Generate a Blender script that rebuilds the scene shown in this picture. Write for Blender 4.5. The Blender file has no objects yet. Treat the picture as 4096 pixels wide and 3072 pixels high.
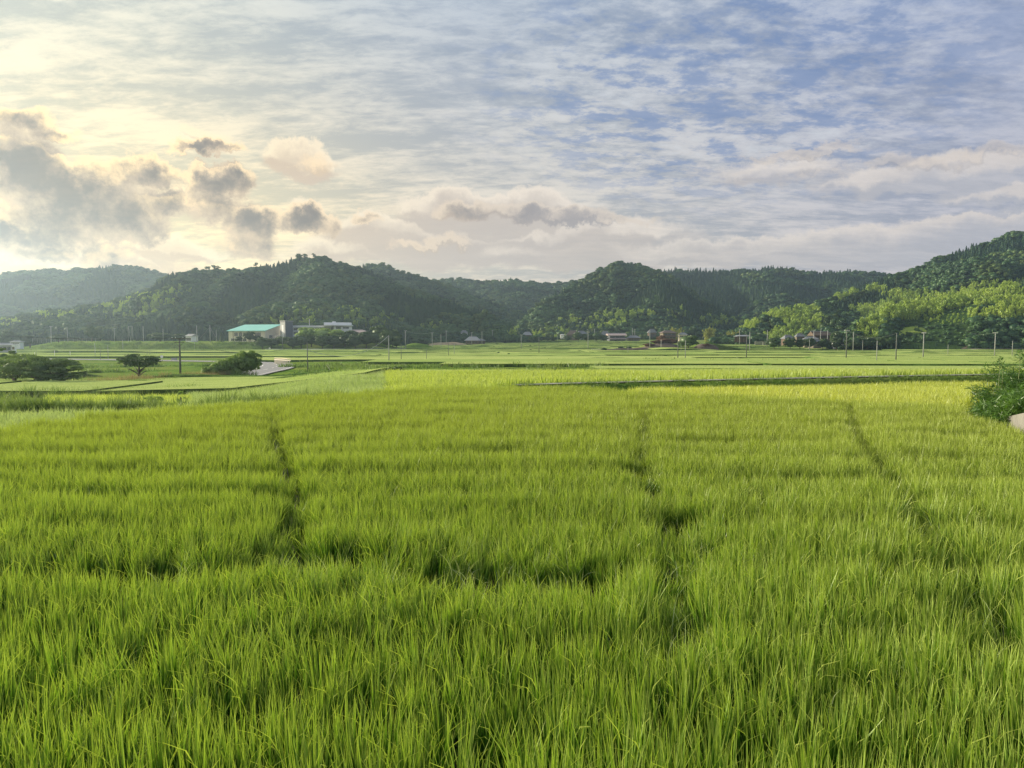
import bpy, math, random
import numpy as np
from mathutils import Vector
C = bpy.context.scene.collection
R = math.radians
random.seed(7); rng = np.random.default_rng(7)

# ------------------------------------------------------------------ camera
F, CX, CY, HOR, CAMZ = 2958.0, 2048.0, 1536.0, 1340.0, 3.5
TH = math.atan((CY-HOR)/F)
cam = bpy.data.objects.new('camera', bpy.data.cameras.new('camera')); C.objects.link(cam)
cam.location = (0, 0, CAMZ); cam.rotation_euler = (math.pi/2-TH, 0, 0)
cam.data.sensor_width = 36; cam.data.lens = 36*F/4096
cam.data.clip_start = .1; cam.data.clip_end = 6000
bpy.context.scene.camera = cam
sc = bpy.context.scene
sc.view_settings.view_transform = 'Standard'; sc.view_settings.look = 'None'
sc.view_settings.gamma = 1; sc.view_settings.exposure = 0.80
sc.render.engine = 'CYCLES'
cy = sc.cycles
cy.max_bounces = 6; cy.diffuse_bounces = 2; cy.glossy_bounces = 1; cy.transmission_bounces = 4
cy.transparent_max_bounces = 4; cy.volume_bounces = 0; cy.use_adaptive_sampling = False
cy.adaptive_threshold = .02; cy.use_denoising = True; cy.denoising_prefilter = 'NONE'; cy.denoising_input_passes = 'RGB_ALBEDO_NORMAL'; cy.caustics_reflective = False; cy.caustics_refractive = False
cy.sample_clamp_indirect = 4

def raydir(px, py):
    cx, cy_ = (px-CX)/F, (CY-py)/F
    return (cx, math.cos(TH)+cy_*math.sin(TH), -math.sin(TH)+cy_*math.cos(TH))
def at(px, py, D):
    d = raydir(px, py); t = D/d[1]
    return Vector((d[0]*t, D, CAMZ+d[2]*t))
def azel(px, py):
    d = raydir(px, py); L = math.sqrt(sum(c*c for c in d))
    return math.atan2(d[0], d[1]), math.asin(d[2]/L)

# ------------------------------------------------------------------ sun and sky
SUN_AZ, SUN_EL = R(-60), R(17)
sun = bpy.data.objects.new('sun', bpy.data.lights.new('sun', 'SUN')); C.objects.link(sun)
sun.data.energy = 5.0; sun.data.angle = R(4); sun.data.color = (1, .88, .66)
sd = Vector((math.sin(SUN_AZ)*math.cos(SUN_EL), math.cos(SUN_AZ)*math.cos(SUN_EL), math.sin(SUN_EL)))
sun.rotation_euler = sd.to_track_quat('Z', 'Y').to_euler()

W = bpy.data.worlds.new('World'); sc.world = W; W.use_nodes = True
nt = W.node_tree; nt.nodes.clear()
class T:                       # tiny node algebra
    nt = None
def put(inp, v):
    if isinstance(v, bpy.types.NodeSocket): T.nt.links.new(v, inp)
    else:
        if inp.type == 'RGBA' and len(v) == 3: v = (*v, 1)
        inp.default_value = v
def M(op, a, b=0.0, c=None):
    n = T.nt.nodes.new('ShaderNodeMath'); n.operation = op
    put(n.inputs[0], a); put(n.inputs[1], b)
    if c is not None: put(n.inputs[2], c)
    return n.outputs[0]
def VM(op, a, b=(0, 0, 0)):
    n = T.nt.nodes.new('ShaderNodeVectorMath'); n.operation = op
    put(n.inputs[0], a); put(n.inputs[1], b)
    return n.outputs[0]
def comb(x, y, z=0.0):
    n = T.nt.nodes.new('ShaderNodeCombineXYZ'); put(n.inputs[0], x); put(n.inputs[1], y); put(n.inputs[2], z); return n.outputs[0]
def sepv(v):
    n = T.nt.nodes.new('ShaderNodeSeparateXYZ'); put(n.inputs[0], v); return n.outputs
def ss(v, a, b, lo=0.0, hi=1.0, smooth=True):
    n = T.nt.nodes.new('ShaderNodeMapRange'); n.interpolation_type = 'SMOOTHSTEP' if smooth else 'LINEAR'
    put(n.inputs[0], v); put(n.inputs[1], a); put(n.inputs[2], b); put(n.inputs[3], lo); put(n.inputs[4], hi); return n.outputs[0]
def mix(f, a, b, mode='MIX'):
    n = T.nt.nodes.new('ShaderNodeMix'); n.data_type = 'RGBA'; n.blend_type = mode
    put(n.inputs[0], f); put(n.inputs[6], a); put(n.inputs[7], b); return n.outputs[2]
def noise(v, scale, detail=4, rough=.5, out=0, dist=0.0):
    n = T.nt.nodes.new('ShaderNodeTexNoise'); n.noise_dimensions = '3D'
    put(n.inputs['Vector'], v); n.inputs['Scale'].default_value = scale
    n.inputs['Detail'].default_value = detail; n.inputs['Roughness'].default_value = rough
    n.inputs['Distortion'].default_value = dist
    return n.outputs[out]

def build_sky():
    T.nt = nt
    dirv = nt.nodes.new('ShaderNodeTexCoord').outputs['Generated']
    X, Y, Z = sepv(dirv)
    az = M('ARCTAN2', X, Y); el = M('ARCSINE', Z)
    sky = nt.nodes.new('ShaderNodeTexSky'); sky.sky_type = 'NISHITA'; sky.sun_disc = False
    sky.sun_elevation = SUN_EL; sky.sun_rotation = SUN_AZ; sky.altitude = 50; sky.dust_density = 2
    nish = VM('MULTIPLY', sky.outputs[0], (.052, .058, .066))
    # high cloud sheet: coordinates on a plane overhead
    zc = M('ADD', M('MAXIMUM', Z, 0.0), .16)
    pl = comb(M('DIVIDE', X, zc), M('DIVIDE', Y, zc), 0.0)
    # base tint of the sheet: bright and warm towards the sun, grey blue away from it
    a0 = azel(0, 700)[0]; a1 = azel(4096, 500)[0]
    k = ss(az, a0, a1, 0, 1, False)
    e_lo = azel(2048, 1150)[1]; e_hi = azel(2048, 0)[1]
    h = ss(el, e_lo, e_hi, 0, 1, False)
    left = mix(h, (.98, .80, .48), (.74, .76, .68))
    midc = mix(h, (.72, .66, .58), (.44, .51, .62))
    right = mix(h, (.56, .55, .60), (.33, .41, .60))
    base = mix(ss(k, 0, .5), left, midc); base = mix(ss(k, .5, 1), base, right)
    # glow behind the left clouds
    ga, ge = azel(150, 960)
    dx = M('DIVIDE', M('SUBTRACT', az, ga), .38); dy = M('DIVIDE', M('SUBTRACT', el, ge), .13)
    g = M('POWER', 2.718, M('MULTIPLY', -1.0, M('ADD', M('MULTIPLY', dx, dx), M('MULTIPLY', dy, dy))))
    base = mix(M('MULTIPLY', g, .8), base, (1.25, .98, .50))
    # streaks (stretched, slightly tilted bands)
    rot = nt.nodes.new('ShaderNodeMapping'); put(rot.inputs[0], pl)
    rot.inputs['Rotation'].default_value = (0, 0, R(16)); rot.inputs['Scale'].default_value = (1.0, 2.2, 1)
    st = noise(rot.outputs[0], 1.9, 9, .60, dist=.35)
    big = noise(pl, .55, 3, .5)
    rp = nt.nodes.new('ShaderNodeMapping'); put(rp.inputs[0], pl)
    rp.inputs['Rotation'].default_value = (0, 0, R(7)); rp.inputs['Scale'].default_value = (1.15, 2.3, 1)
    fine = noise(rp.outputs[0], 7.5, 8, .68, dist=.25)
    st2 = M('ADD', M('MULTIPLY', st, .45), M('ADD', M('MULTIPLY', big, .20), M('MULTIPLY', fine, .35)))
    streak = ss(st2, .42, .58)
    gain = mix(streak, (.76, .80, .86), (1.26, 1.21, 1.14))
    base = mix(1.0, base, gain, 'MULTIPLY')
    # blue openings with white cloudlets, upper right
    b0 = azel(2900, 300)
    ox = M('DIVIDE', M('SUBTRACT', az, b0[0]), .36); oy = M('DIVIDE', M('SUBTRACT', el, b0[1]), .17)
    reg = ss(M('ADD', M('MULTIPLY', ox, ox), M('MULTIPLY', oy, oy)), 1.25, .12)
    m2 = nt.nodes.new('ShaderNodeMapping'); put(m2.inputs[0], pl); m2.inputs['Scale'].default_value = (1.7, 2.2, 1); m2.inputs['Rotation'].default_value = (0, 0, R(-10))
    cl = noise(m2.outputs[0], 4.2, 10, .68, dist=.1)
    cl2 = noise(pl, .9, 2, .5)
    v = M('ADD', M('MULTIPLY', cl, .85), M('MULTIPLY', cl2, .20))
    gap = M('MULTIPLY', ss(v, .56, .43), reg)
    base = mix(M('MULTIPLY', gap, .72), base, VM('ADD', VM('MULTIPLY', nish, (.25, .25, .25)), (.15, .24, .46)))
    white = M('MULTIPLY', ss(v, .53, .68), reg)
    base = mix(M('MULTIPLY', white, .55), base, (.72, .75, .80))
    # cumulus: ellipses in azimuth and elevation with billowed edges
    def warp(amp1, amp2, seed):
        v3 = VM('ADD', dirv, (seed, seed*.7, 0))
        n1 = noise(v3, 11, 3, .5, 1); n2 = noise(v3, 34, 8, .66, 1)
        o = VM('ADD', VM('MULTIPLY', VM('SUBTRACT', n1, (.5, .5, .5)), (amp1,)*3), VM('MULTIPLY', VM('SUBTRACT', n2, (.5, .5, .5)), (amp2,)*3))
        return sepv(o)
    def fieldof(lst, A, E):
        out = None
        for (px, py, rx, ry, w) in lst:
            a, e = azel(px, py)
            ra, re = rx*1.05/F, ry*1.12/F
            qx = M('DIVIDE', M('SUBTRACT', A, a), ra); qy = M('DIVIDE', M('SUBTRACT', E, e), re)
            q = M('MULTIPLY', M('SUBTRACT', 1.0, M('ADD', M('MULTIPLY', qx, qx), M('MULTIPLY', qy, qy))), w)
            if out is None: out = q
            else:
                n = T.nt.nodes.new('ShaderNodeMath'); n.operation = 'SMOOTH_MAX'
                put(n.inputs[0], out); put(n.inputs[1], q); n.inputs[2].default_value = .25; out = n.outputs[0]
        return out
    pale = [(1950, 835, 420, 75, 1.2), (1650, 930, 380, 75, 1.0), (2300, 930, 500, 60, .8), (3120, 655, 330, 55, .5), (3750, 690, 460, 62, .75), (4050, 770, 260, 40, .6), (2250, 1000, 700, 80, .8), (1700, 960, 330, 90, .8), (2800, 1010, 560, 50, 1.0), (3420, 1000, 420, 78, 1.1),
            (3850, 980, 330, 100, 1.2), (4200, 950, 260, 110, 1.2), (1204, 640, 150, 70, 1.0), (720, 1000, 170, 50, .9), (1350, 1010, 300, 60, .6), (1240, 830, 90, 40, .5), (430, 1060, 420, 60, .6), (830, 560, 110, 30, .5)]
    w = warp(.06, .035, 3.0)
    pf = M('MULTIPLY', M('SUBTRACT', noise(VM('ADD', dirv, (2, 1, 0)), 15, 7, .62), .5), 1.3)
    fp = M('ADD', fieldof(pale, M('ADD', az, w[0]), M('ADD', el, w[2])), pf)
    fp2 = fieldof(pale, M('ADD', az, w[0]), M('ADD', M('ADD', el, w[2]), .012))
    dens = ss(fp, .0, .45)
    lit = ss(M('SUBTRACT', M('SUBTRACT', fp, pf), fp2), -.05, .30); lit = M('MULTIPLY', lit, ss(fp, 1.3, .3))
    pc = mix(ss(k, 0, .55), (.84, .60, .36), (.62, .54, .49))
    pc = mix(ss(k, .6, 1), pc, (.58, .57, .60))
    pl_ = mix(ss(k, 0, .6), (1.25, 1.0, .60), (.98, .86, .74))
    base = mix(M('MULTIPLY', dens, ss(k, .45, .75, .92, .62)), base, mix(lit, pc, pl_))
    dark = [(50, 470, 130, 42, 1), (200, 535, 90, 26, .8), (20, 560, 70, 60, .6), (130, 690, 190, 110, 1), (300, 780, 260, 120, 1.2), (450, 860, 190, 100, 1), (590, 695, 110, 62, 1), (650, 810, 110, 60, .8), (240, 890, 260, 80, .8),
            (880, 735, 140, 62, 1.1), (860, 830, 90, 60, .8), (1000, 890, 120, 75, 1), (970, 980, 140, 50, .6), (1230, 892, 125, 55, 1.2), (815, 602, 125, 26, 1), (1240, 670, 90, 45, .55), (50, 930, 160, 60, 1), (190, 1015, 130, 45, .9), (420, 1010, 90, 60, .7),
            (1480, 872, 75, 22, .8), (1920, 850, 190, 45, .8), (2200, 862, 260, 38, .9), (2480, 870, 220, 16, .5), (1750, 985, 170, 26, .55), (3200, 610, 210, 20, .45), (3750, 640, 330, 28, .45)]
    w = warp(.045, .045, 0.0)
    A, E = M('ADD', az, w[0]), M('ADD', el, w[2])
    def fluff(v, off):
        p = VM('ADD', v, off)
        return M('ADD', M('MULTIPLY', M('SUBTRACT', noise(p, 15, 8, .58), .5), 1.9), M('MULTIPLY', M('SUBTRACT', noise(p, 50, 4, .6), .5), .5))
    fd = M('ADD', M('ADD', fieldof(dark, A, E), .02), fluff(dirv, (0, 0, 0)))
    fd2 = M('ADD', M('ADD', fieldof(dark, M('SUBTRACT', A, .006), M('ADD', E, .012)), .02), fluff(dirv, (-.007, 0, .014)))
    dens = ss(fd, .0, .50)
    lit = ss(M('SUBTRACT', fd, fd2), -.10, .42); lit = M('MULTIPLY', lit, ss(fd, 1.0, .35))
    tex = noise(dirv, 24, 7, .62)
    core = mix(ss(M('ADD', fd, M('MULTIPLY', M('SUBTRACT', tex, .5), 2.2)), .1, 1.25), (.80, .60, .40), (.20, .165, .155))
    core = mix(ss(k, .3, .6), core, (.40, .37, .38))
    rim = mix(ss(k, .0, .55), (1.6, 1.12, .52), (.92, .78, .64))
    dcol = mix(M('MULTIPLY', lit, .8), core, rim)
    base = mix(M('MULTIPLY', dens, ss(k, .5, .9, .93, .45)), base, dcol)
    base = mix(ss(Z, -.02, -.08), base, (.10, .13, .08))
    bg = nt.nodes.new('ShaderNodeBackground'); put(bg.inputs[0], base); bg.inputs[1].default_value = SKY
    out = nt.nodes.new('ShaderNodeOutputWorld'); nt.links.new(bg.outputs[0], out.inputs[0])
SKY = .535; HAZE = .00019
build_sky()
W.cycles.sampling_method = 'MANUAL'; W.cycles.sample_map_resolution = 512

# ------------------------------------------------------------------ helpers
def tag(o, label=None, cat=None, group=None, kind=None):
    if label: o['label'] = label
    if cat: o['category'] = cat
    if group: o['group'] = group
    if kind: o['kind'] = kind
    return o
def empty(name, loc, rz=0, **k):
    o = bpy.data.objects.new(name, None); C.objects.link(o); o.location = loc; o.rotation_euler = (0, 0, rz)
    return tag(o, **k)
def mesh_np(name, V, Q, tri=None, attrs=None, mat=None, smooth=False):
    me = bpy.data.meshes.new(name); V = np.asarray(V, np.float32)
    me.vertices.add(len(V)); me.vertices.foreach_set('co', V.ravel())
    nq = len(Q); ntr = 0 if tri is None else len(tri)
    if nq+ntr:
        li = np.concatenate([np.asarray(Q, np.int32).ravel() if nq else np.zeros(0, np.int32), np.asarray(tri, np.int32).ravel() if ntr else np.zeros(0, np.int32)])
        me.loops.add(len(li)); me.loops.foreach_set('vertex_index', li)
        me.polygons.add(nq+ntr)
        me.polygons.foreach_set('loop_start', np.concatenate([np.arange(nq)*4, nq*4+np.arange(ntr)*3]).astype(np.int32))
        if smooth: me.polygons.foreach_set('use_smooth', np.ones(nq+ntr, bool))
    for n, a in (attrs or {}).items():
        a = np.asarray(a)
        if a.ndim == 2:
            at_ = me.attributes.new(n, 'FLOAT_VECTOR', 'POINT'); at_.data.foreach_set('vector', a.astype(np.float32).ravel())
        elif a.dtype.kind == 'i':
            at_ = me.attributes.new(n, 'INT', 'POINT'); at_.data.foreach_set('value', a.astype(np.int32))
        else:
            at_ = me.attributes.new(n, 'FLOAT', 'POINT'); at_.data.foreach_set('value', a.astype(np.float32))
    if mat: me.materials.append(mat)
    me.update(calc_edges=True); me.validate() if False else None
    return me
def link(name, me, parent=None, loc=None, **k):
    o = bpy.data.objects.new(name, me); C.objects.link(o)
    if parent: o.parent = parent
    if loc is not None: o.location = loc
    return tag(o, **k)

class MB:                                        # mesh builder: boxes, tubes, prisms
    def __init__(s): s.v = []; s.f = []
    def add(s, v, f):
        b = len(s.v); s.v += [tuple(p) for p in v]; s.f += [tuple(b+i for i in q) for q in f]; return s
    def box(s, x0, x1, y0, y1, z0, z1):
        return s.add([(x0,y0,z0),(x1,y0,z0),(x1,y1,z0),(x0,y1,z0),(x0,y0,z1),(x1,y0,z1),(x1,y1,z1),(x0,y1,z1)],
                     [(0,3,2,1),(4,5,6,7),(0,1,5,4),(1,2,6,5),(2,3,7,6),(3,0,4,7)])
    def tube(s, pts, radii, n=8, cap=True):
        pts = [Vector(p) for p in pts]; rings = []
        if not isinstance(radii, (list, tuple)): radii = [radii]*len(pts)
        for i, p in enumerate(pts):
            d = (pts[min(i+1, len(pts)-1)]-pts[max(i-1, 0)]).normalized()
            a = d.cross(Vector((0, 0, 1)) if abs(d.z) < .9 else Vector((1, 0, 0))).normalized(); b = d.cross(a)
            rings.append([p+(a*math.cos(2*math.pi*k/n)+b*math.sin(2*math.pi*k/n))*radii[i] for k in range(n)])
        v = [q for r in rings for q in r]; f = []
        for i in range(len(pts)-1):
            for k in range(n):
                f.append((i*n+k, i*n+(k+1) % n, (i+1)*n+(k+1) % n, (i+1)*n+k))
        if cap: f.append(tuple(range(n-1, -1, -1))); f.append(tuple((len(pts)-1)*n+k for k in range(n)))
        return s.add(v, f)
    def mesh(s, name, mat, smooth=False):
        me = bpy.data.meshes.new(name); me.from_pydata(s.v, [], s.f)
        me.materials.append(mat); me.update()
        if smooth: me.polygons.foreach_set('use_smooth', [True]*len(me.polygons))
        return me
    def build(s, name, mat, parent=None, loc=None, smooth=False, **k):
        return link(name, s.mesh(name, mat, smooth), parent, loc, **k)

def vnoise(x, y, s, seed=0):                      # value noise, 0..1
    x = np.asarray(x, float)/s; y = np.asarray(y, float)/s
    xi, yi = np.floor(x), np.floor(y); fx, fy = x-xi, y-yi
    def hsh(a, b):
        v = np.sin(a*127.1+b*311.7+seed*74.7)*43758.5453; return v-np.floor(v)
    fx = fx*fx*(3-2*fx); fy = fy*fy*(3-2*fy)
    return (hsh(xi, yi)*(1-fx)+hsh(xi+1, yi)*fx)*(1-fy)+(hsh(xi, yi+1)*(1-fx)+hsh(xi+1, yi+1)*fx)*fy
def sst(x, a, b):
    t = np.clip((np.asarray(x, float)-a)/(b-a), 0, 1); return t*t*(3-2*t)

# ------------------------------------------------------------------ materials
def newmat(name):
    m = bpy.data.materials.new(name); m.use_nodes = True; m.node_tree.nodes.clear(); T.nt = m.node_tree; return m
def finish(shader):
    o = T.nt.nodes.new('ShaderNodeOutputMaterial'); T.nt.links.new(shader, o.inputs[0])
def attr(n):
    a = T.nt.nodes.new('ShaderNodeAttribute'); a.attribute_name = n; return a.outputs['Fac']
def objinfo():
    return T.nt.nodes.new('ShaderNodeObjectInfo').outputs
def geo(o='Position'):
    return T.nt.nodes.new('ShaderNodeNewGeometry').outputs[o]
def shader(kind, **kw):
    n = T.nt.nodes.new(kind)
    for k, v in kw.items(): put(n.inputs[k.replace('_', ' ')], v)
    return n.outputs[0]
def mixs(f, a, b):
    n = T.nt.nodes.new('ShaderNodeMixShader'); put(n.inputs[0], f); T.nt.links.new(a, n.inputs[1]); T.nt.links.new(b, n.inputs[2]); return n.outputs[0]
def bump(h, dist, strength=1.0):
    n = T.nt.nodes.new('ShaderNodeBump'); n.inputs['Distance'].default_value = dist; n.inputs['Strength'].default_value = strength
    put(n.inputs['Height'], h); return n.outputs[0]
def leafmat(name, dark, light, tip=None, trans=.35, gloss=.06, fieldscale=.12, transcol=(1.15, 1.2, .5), locvar=.5, far=None):
    m = newmat(name); oi = objinfo()
    t = attr('tint')
    n = noise(VM('MULTIPLY', oi['Location'], (1, 1, 0)), fieldscale, 2, .5)
    f = M('ADD', M('ADD', M('MULTIPLY', t, .5), M('MULTIPLY', oi['Random'], .2)), M('MULTIPLY', ss(n, .3, .7), locvar))
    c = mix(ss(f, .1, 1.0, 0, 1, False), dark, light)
    if far:                                       # the field ripens towards its far side
        yy = sepv(oi['Location'])[1]; fy = ss(M('ADD', yy, M('MULTIPLY', n, 6)), 8, 30); c = mix(M('MULTIPLY', fy, .85), c, mix(f, far[0], far[1]))
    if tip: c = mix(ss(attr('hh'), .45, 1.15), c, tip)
    d = shader('ShaderNodeBsdfDiffuse', Color=c)
    tr = shader('ShaderNodeBsdfTranslucent', Color=mix(1.0, c, transcol, 'MULTIPLY'))
    s = mixs(trans, d, tr)
    if gloss:
        g = shader('ShaderNodeBsdfGlossy', Color=(.8, .85, .8), Roughness=.45); s = mixs(gloss, s, g)
    finish(s); return m
def plain(name, col, rough=.8, var=.15, scale=2.0, bumpd=0.0, metal=0.0, stretch=(1, 1, 1), spec=.3):
    m = newmat(name); p = VM('MULTIPLY', T.nt.nodes.new('ShaderNodeTexCoord').outputs['Object'], stretch)
    n = noise(p, scale, 5, .6)
    lo = tuple(c*(1-var) for c in col); hi = tuple(min(1, c*(1+var)) for c in col)
    c = mix(ss(n, .3, .7), lo, hi)
    b = T.nt.nodes.new('ShaderNodeBsdfPrincipled'); put(b.inputs['Base Color'], c); b.inputs['Roughness'].default_value = rough
    b.inputs['Metallic'].default_value = metal; b.inputs['Specular IOR Level'].default_value = spec
    if bumpd: put(b.inputs['Normal'], bump(noise(p, scale*3, 4, .6), bumpd))
    finish(b.outputs[0]); return m

# ------------------------------------------------------------------ leaf geometry
def unit(v): return v/np.maximum(np.linalg.norm(v, axis=1, keepdims=True), 1e-9)
def leafquads(Cc, N, size, aspect=.5, r=rng, up=None):
    """rhombic leaves: centre, normal, length"""
    n = len(Cc); N = unit(N)
    a = r.normal(size=(n, 3)) if up is None else up+r.normal(size=(n, 3))*.35
    a = unit(a-N*np.sum(a*N, 1, keepdims=True)); b = np.cross(N, a)
    s = (size*np.ones(n))[:, None]*.5
    V = np.stack([Cc-a*s, Cc+b*s*aspect, Cc+a*s, Cc-b*s*aspect], 1).reshape(-1, 3)
    return V, np.arange(n*4).reshape(n, 4)
def cat_(parts):
    V, Q, b = [], [], 0
    for v, q in parts: V.append(v); Q.append(q+b); b += len(v)
    return np.concatenate(V), np.concatenate(Q)
def ellipsoid(c, r3, nu=12, nv=7, rough=.12, r=rng):
    u = np.linspace(0, 2*np.pi, nu, endpoint=False); v = np.linspace(-np.pi/2, np.pi/2, nv)
    P = []
    for b in v:
        for a in u: P.append((math.cos(a)*math.cos(b), math.sin(a)*math.cos(b), math.sin(b)))
    P = np.array(P); P = P*(1+r.uniform(-rough, rough, (len(P), 1)))*np.array(r3)+np.array(c)
    Q = [(j*nu+i, j*nu+(i+1) % nu, (j+1)*nu+(i+1) % nu, (j+1)*nu+i) for j in range(nv-1) for i in range(nu)]
    return P, np.array(Q)
def crown_broad(Rr, Hh, nclump, nper, leaf, r, base=.3, flat=1.0, core=.72, tall=1.0):
    """rounded crown of overlapping leaf clumps; the crown bottom is at base*Hh"""
    cz = Hh*(base+(1-base)*.5); rz = Hh*(1-base)*.5
    parts = []; tint = []
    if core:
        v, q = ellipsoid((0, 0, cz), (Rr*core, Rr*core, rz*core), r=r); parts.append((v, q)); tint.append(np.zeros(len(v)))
    for i in range(nclump):
        zz = r.uniform(-.75, 1); a = r.uniform(0, 2*np.pi); rr = math.sqrt(max(0, 1-zz*zz))
        c = np.array([math.cos(a)*rr*Rr*.72, math.sin(a)*rr*Rr*.72, cz+zz*rz*.74])*1.0
        cr = Rr*r.uniform(.26, .46)
        d = unit(r.normal(size=(nper, 3))+np.array([math.cos(a)*rr*.6, math.sin(a)*rr*.6, .7]))
        p = c+d*np.array([1, 1, .62*flat*tall])*cr*r.uniform(.75, 1.08, (nper, 1))
        v, q = leafquads(p, d+r.normal(size=(nper, 3))*.45, leaf*r.uniform(.7, 1.3, nper), .6, r)
        parts.append((v, q)); tint.append(np.repeat(np.clip(r.normal(.5, .2, nper)+r.uniform(-.25, .25), 0, 1), 4))
    V, Q = cat_(parts); return V, Q, np.concatenate(tint)
def crown_conifer(Rr, Hh, n, leaf, r, base=.12):
    parts = []; t = r.uniform(0, 1, n)**1.2; z = Hh*(base+(1-base)*t)
    tier = .75+.25*np.sin(t*40+r.uniform(0, 6))
    rad = Rr*(1-t)**.8*tier*r.uniform(.55, 1.05, n)+.08; a = r.uniform(0, 2*np.pi, n)
    p = np.stack([np.cos(a)*rad, np.sin(a)*rad, z-rad*.25], 1)
    d = np.stack([np.cos(a), np.sin(a), np.full(n, .7)], 1)
    up = np.stack([np.cos(a), np.sin(a), np.full(n, -.25)], 1)
    v, q = leafquads(p, d+r.normal(size=(n, 3))*.35, leaf*(1.2-.5*t)*r.uniform(.7, 1.3, n), .5, r, up)
    tint = np.repeat(np.clip(r.normal(.45, .22, n), 0, 1), 4)
    # solid inner cone
    k = 8; rings = []
    for zz, rr in ((base, .55), (.5, .33), (.85, .1), (.97, .01)):
        rings += [(math.cos(2*math.pi*i/k)*Rr*rr, math.sin(2*math.pi*i/k)*Rr*rr, Hh*zz) for i in range(k)]
    cq = [(j*k+i, j*k+(i+1) % k, (j+1)*k+(i+1) % k, (j+1)*k+i) for j in range(3) for i in range(k)]
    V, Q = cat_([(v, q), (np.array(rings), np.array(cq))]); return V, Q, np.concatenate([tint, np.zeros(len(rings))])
def crown_bamboo(Rr, Hh, nculm, nper, leaf, r, low=.35):
    parts = []; tint = []
    for i in range(nculm):
        a = r.uniform(0, 2*np.pi); rad = Rr*.6*math.sqrt(r.uniform()); b0 = np.array([math.cos(a)*rad, math.sin(a)*rad, 0])
        hh = Hh*r.uniform(.75, 1.05); la = r.uniform(0, 2*np.pi); ln = Rr*r.uniform(.25, .7)
        t = low+(1-low)*r.uniform(0, 1, nper)**.8
        bend = t**3
        c = b0+np.stack([math.cos(la)*ln*bend, math.sin(la)*ln*bend, hh*(t-.12*bend)], 1)
        sp = Rr*.42*np.sin(np.pi*np.clip((t-low)/(1-low)*.85+.12, 0, 1))[:, None]
        d = unit(r.normal(size=(nper, 3))*np.array([1, 1, .5]))
        p = c+d*sp*r.uniform(.3, 1, (nper, 1))-np.array([0, 0, .15])*sp
        v, q = leafquads(p, d+np.array([0, 0, .5])+r.normal(size=(nper, 3))*.3, leaf*r.uniform(.7, 1.3, nper), .42, r, d+np.array([0, 0, -.5]))
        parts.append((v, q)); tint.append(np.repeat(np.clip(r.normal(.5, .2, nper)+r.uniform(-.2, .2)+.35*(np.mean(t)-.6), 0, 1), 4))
    V, Q = cat_(parts); return V, Q, np.concatenate(tint)
def trunk_mb(h, r0, limbs, r, spread):
    m = MB(); pts = [(0, 0, -.3), (r.uniform(-.05, .05)*h, 0, h*.35), (r.uniform(-.1, .1)*h, r.uniform(-.05, .05)*h, h*.7), (0, 0, h)]
    m.tube(pts, [r0*1.25, r0, r0*.75, r0*.4], 8)
    for i in range(limbs):
        a = i*2.4+r.uniform(-.4, .4); z0 = h*r.uniform(.35, .7); L = spread*r.uniform(.55, .9)
        m.tube([(0, 0, z0), (math.cos(a)*L*.5, math.sin(a)*L*.5, z0+L*.35), (math.cos(a)*L, math.sin(a)*L, z0+L*.55)], [r0*.5, r0*.33, r0*.12], 6)
    return m

# ------------------------------------------------------------------ instancing of stuff
def proto_coll(name, meshes):
    col = bpy.data.collections.new(name)
    for i, me in enumerate(meshes):
        col.objects.link(bpy.data.objects.new('%s_%02d' % (name, i), me))
    return col
def scatter(name, coll, P, rot, scl, idx, **k):
    me = mesh_np(name, P, [], attrs={'rotv': rot, 'sclv': scl, 'idx': np.asarray(idx, int)})
    o = link(name, me, **k)
    ng = bpy.data.node_groups.new(name, 'GeometryNodeTree')
    ng.interface.new_socket('Geometry', in_out='INPUT', socket_type='NodeSocketGeometry')
    ng.interface.new_socket('Geometry', in_out='OUTPUT', socket_type='NodeSocketGeometry')
    N = ng.nodes; gi = N.new('NodeGroupInput'); go = N.new('NodeGroupOutput')
    ci = N.new('GeometryNodeCollectionInfo'); ci.inputs[0].default_value = coll; ci.inputs['Separate Children'].default_value = True; ci.inputs['Reset Children'].default_value = True
    ip = N.new('GeometryNodeInstanceOnPoints'); ip.inputs['Pick Instance'].default_value = True
    def na(n, ty):
        q = N.new('GeometryNodeInputNamedAttribute'); q.data_type = ty; q.inputs[0].default_value = n
        return [s for s in q.outputs if s.enabled and s.name == 'Attribute'][0]
    L = ng.links; L.new(gi.outputs[0], ip.inputs['Points']); L.new(ci.outputs[0], ip.inputs['Instance'])
    L.new(na('idx', 'INT'), ip.inputs['Instance Index']); L.new(na('rotv', 'FLOAT_VECTOR'), ip.inputs['Rotation']); L.new(na('sclv', 'FLOAT_VECTOR'), ip.inputs['Scale'])
    L.new(ip.outputs[0], go.inputs[0])
    md = o.modifiers.new('scatter', 'NODES'); md.node_group = ng
    return o

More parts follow.
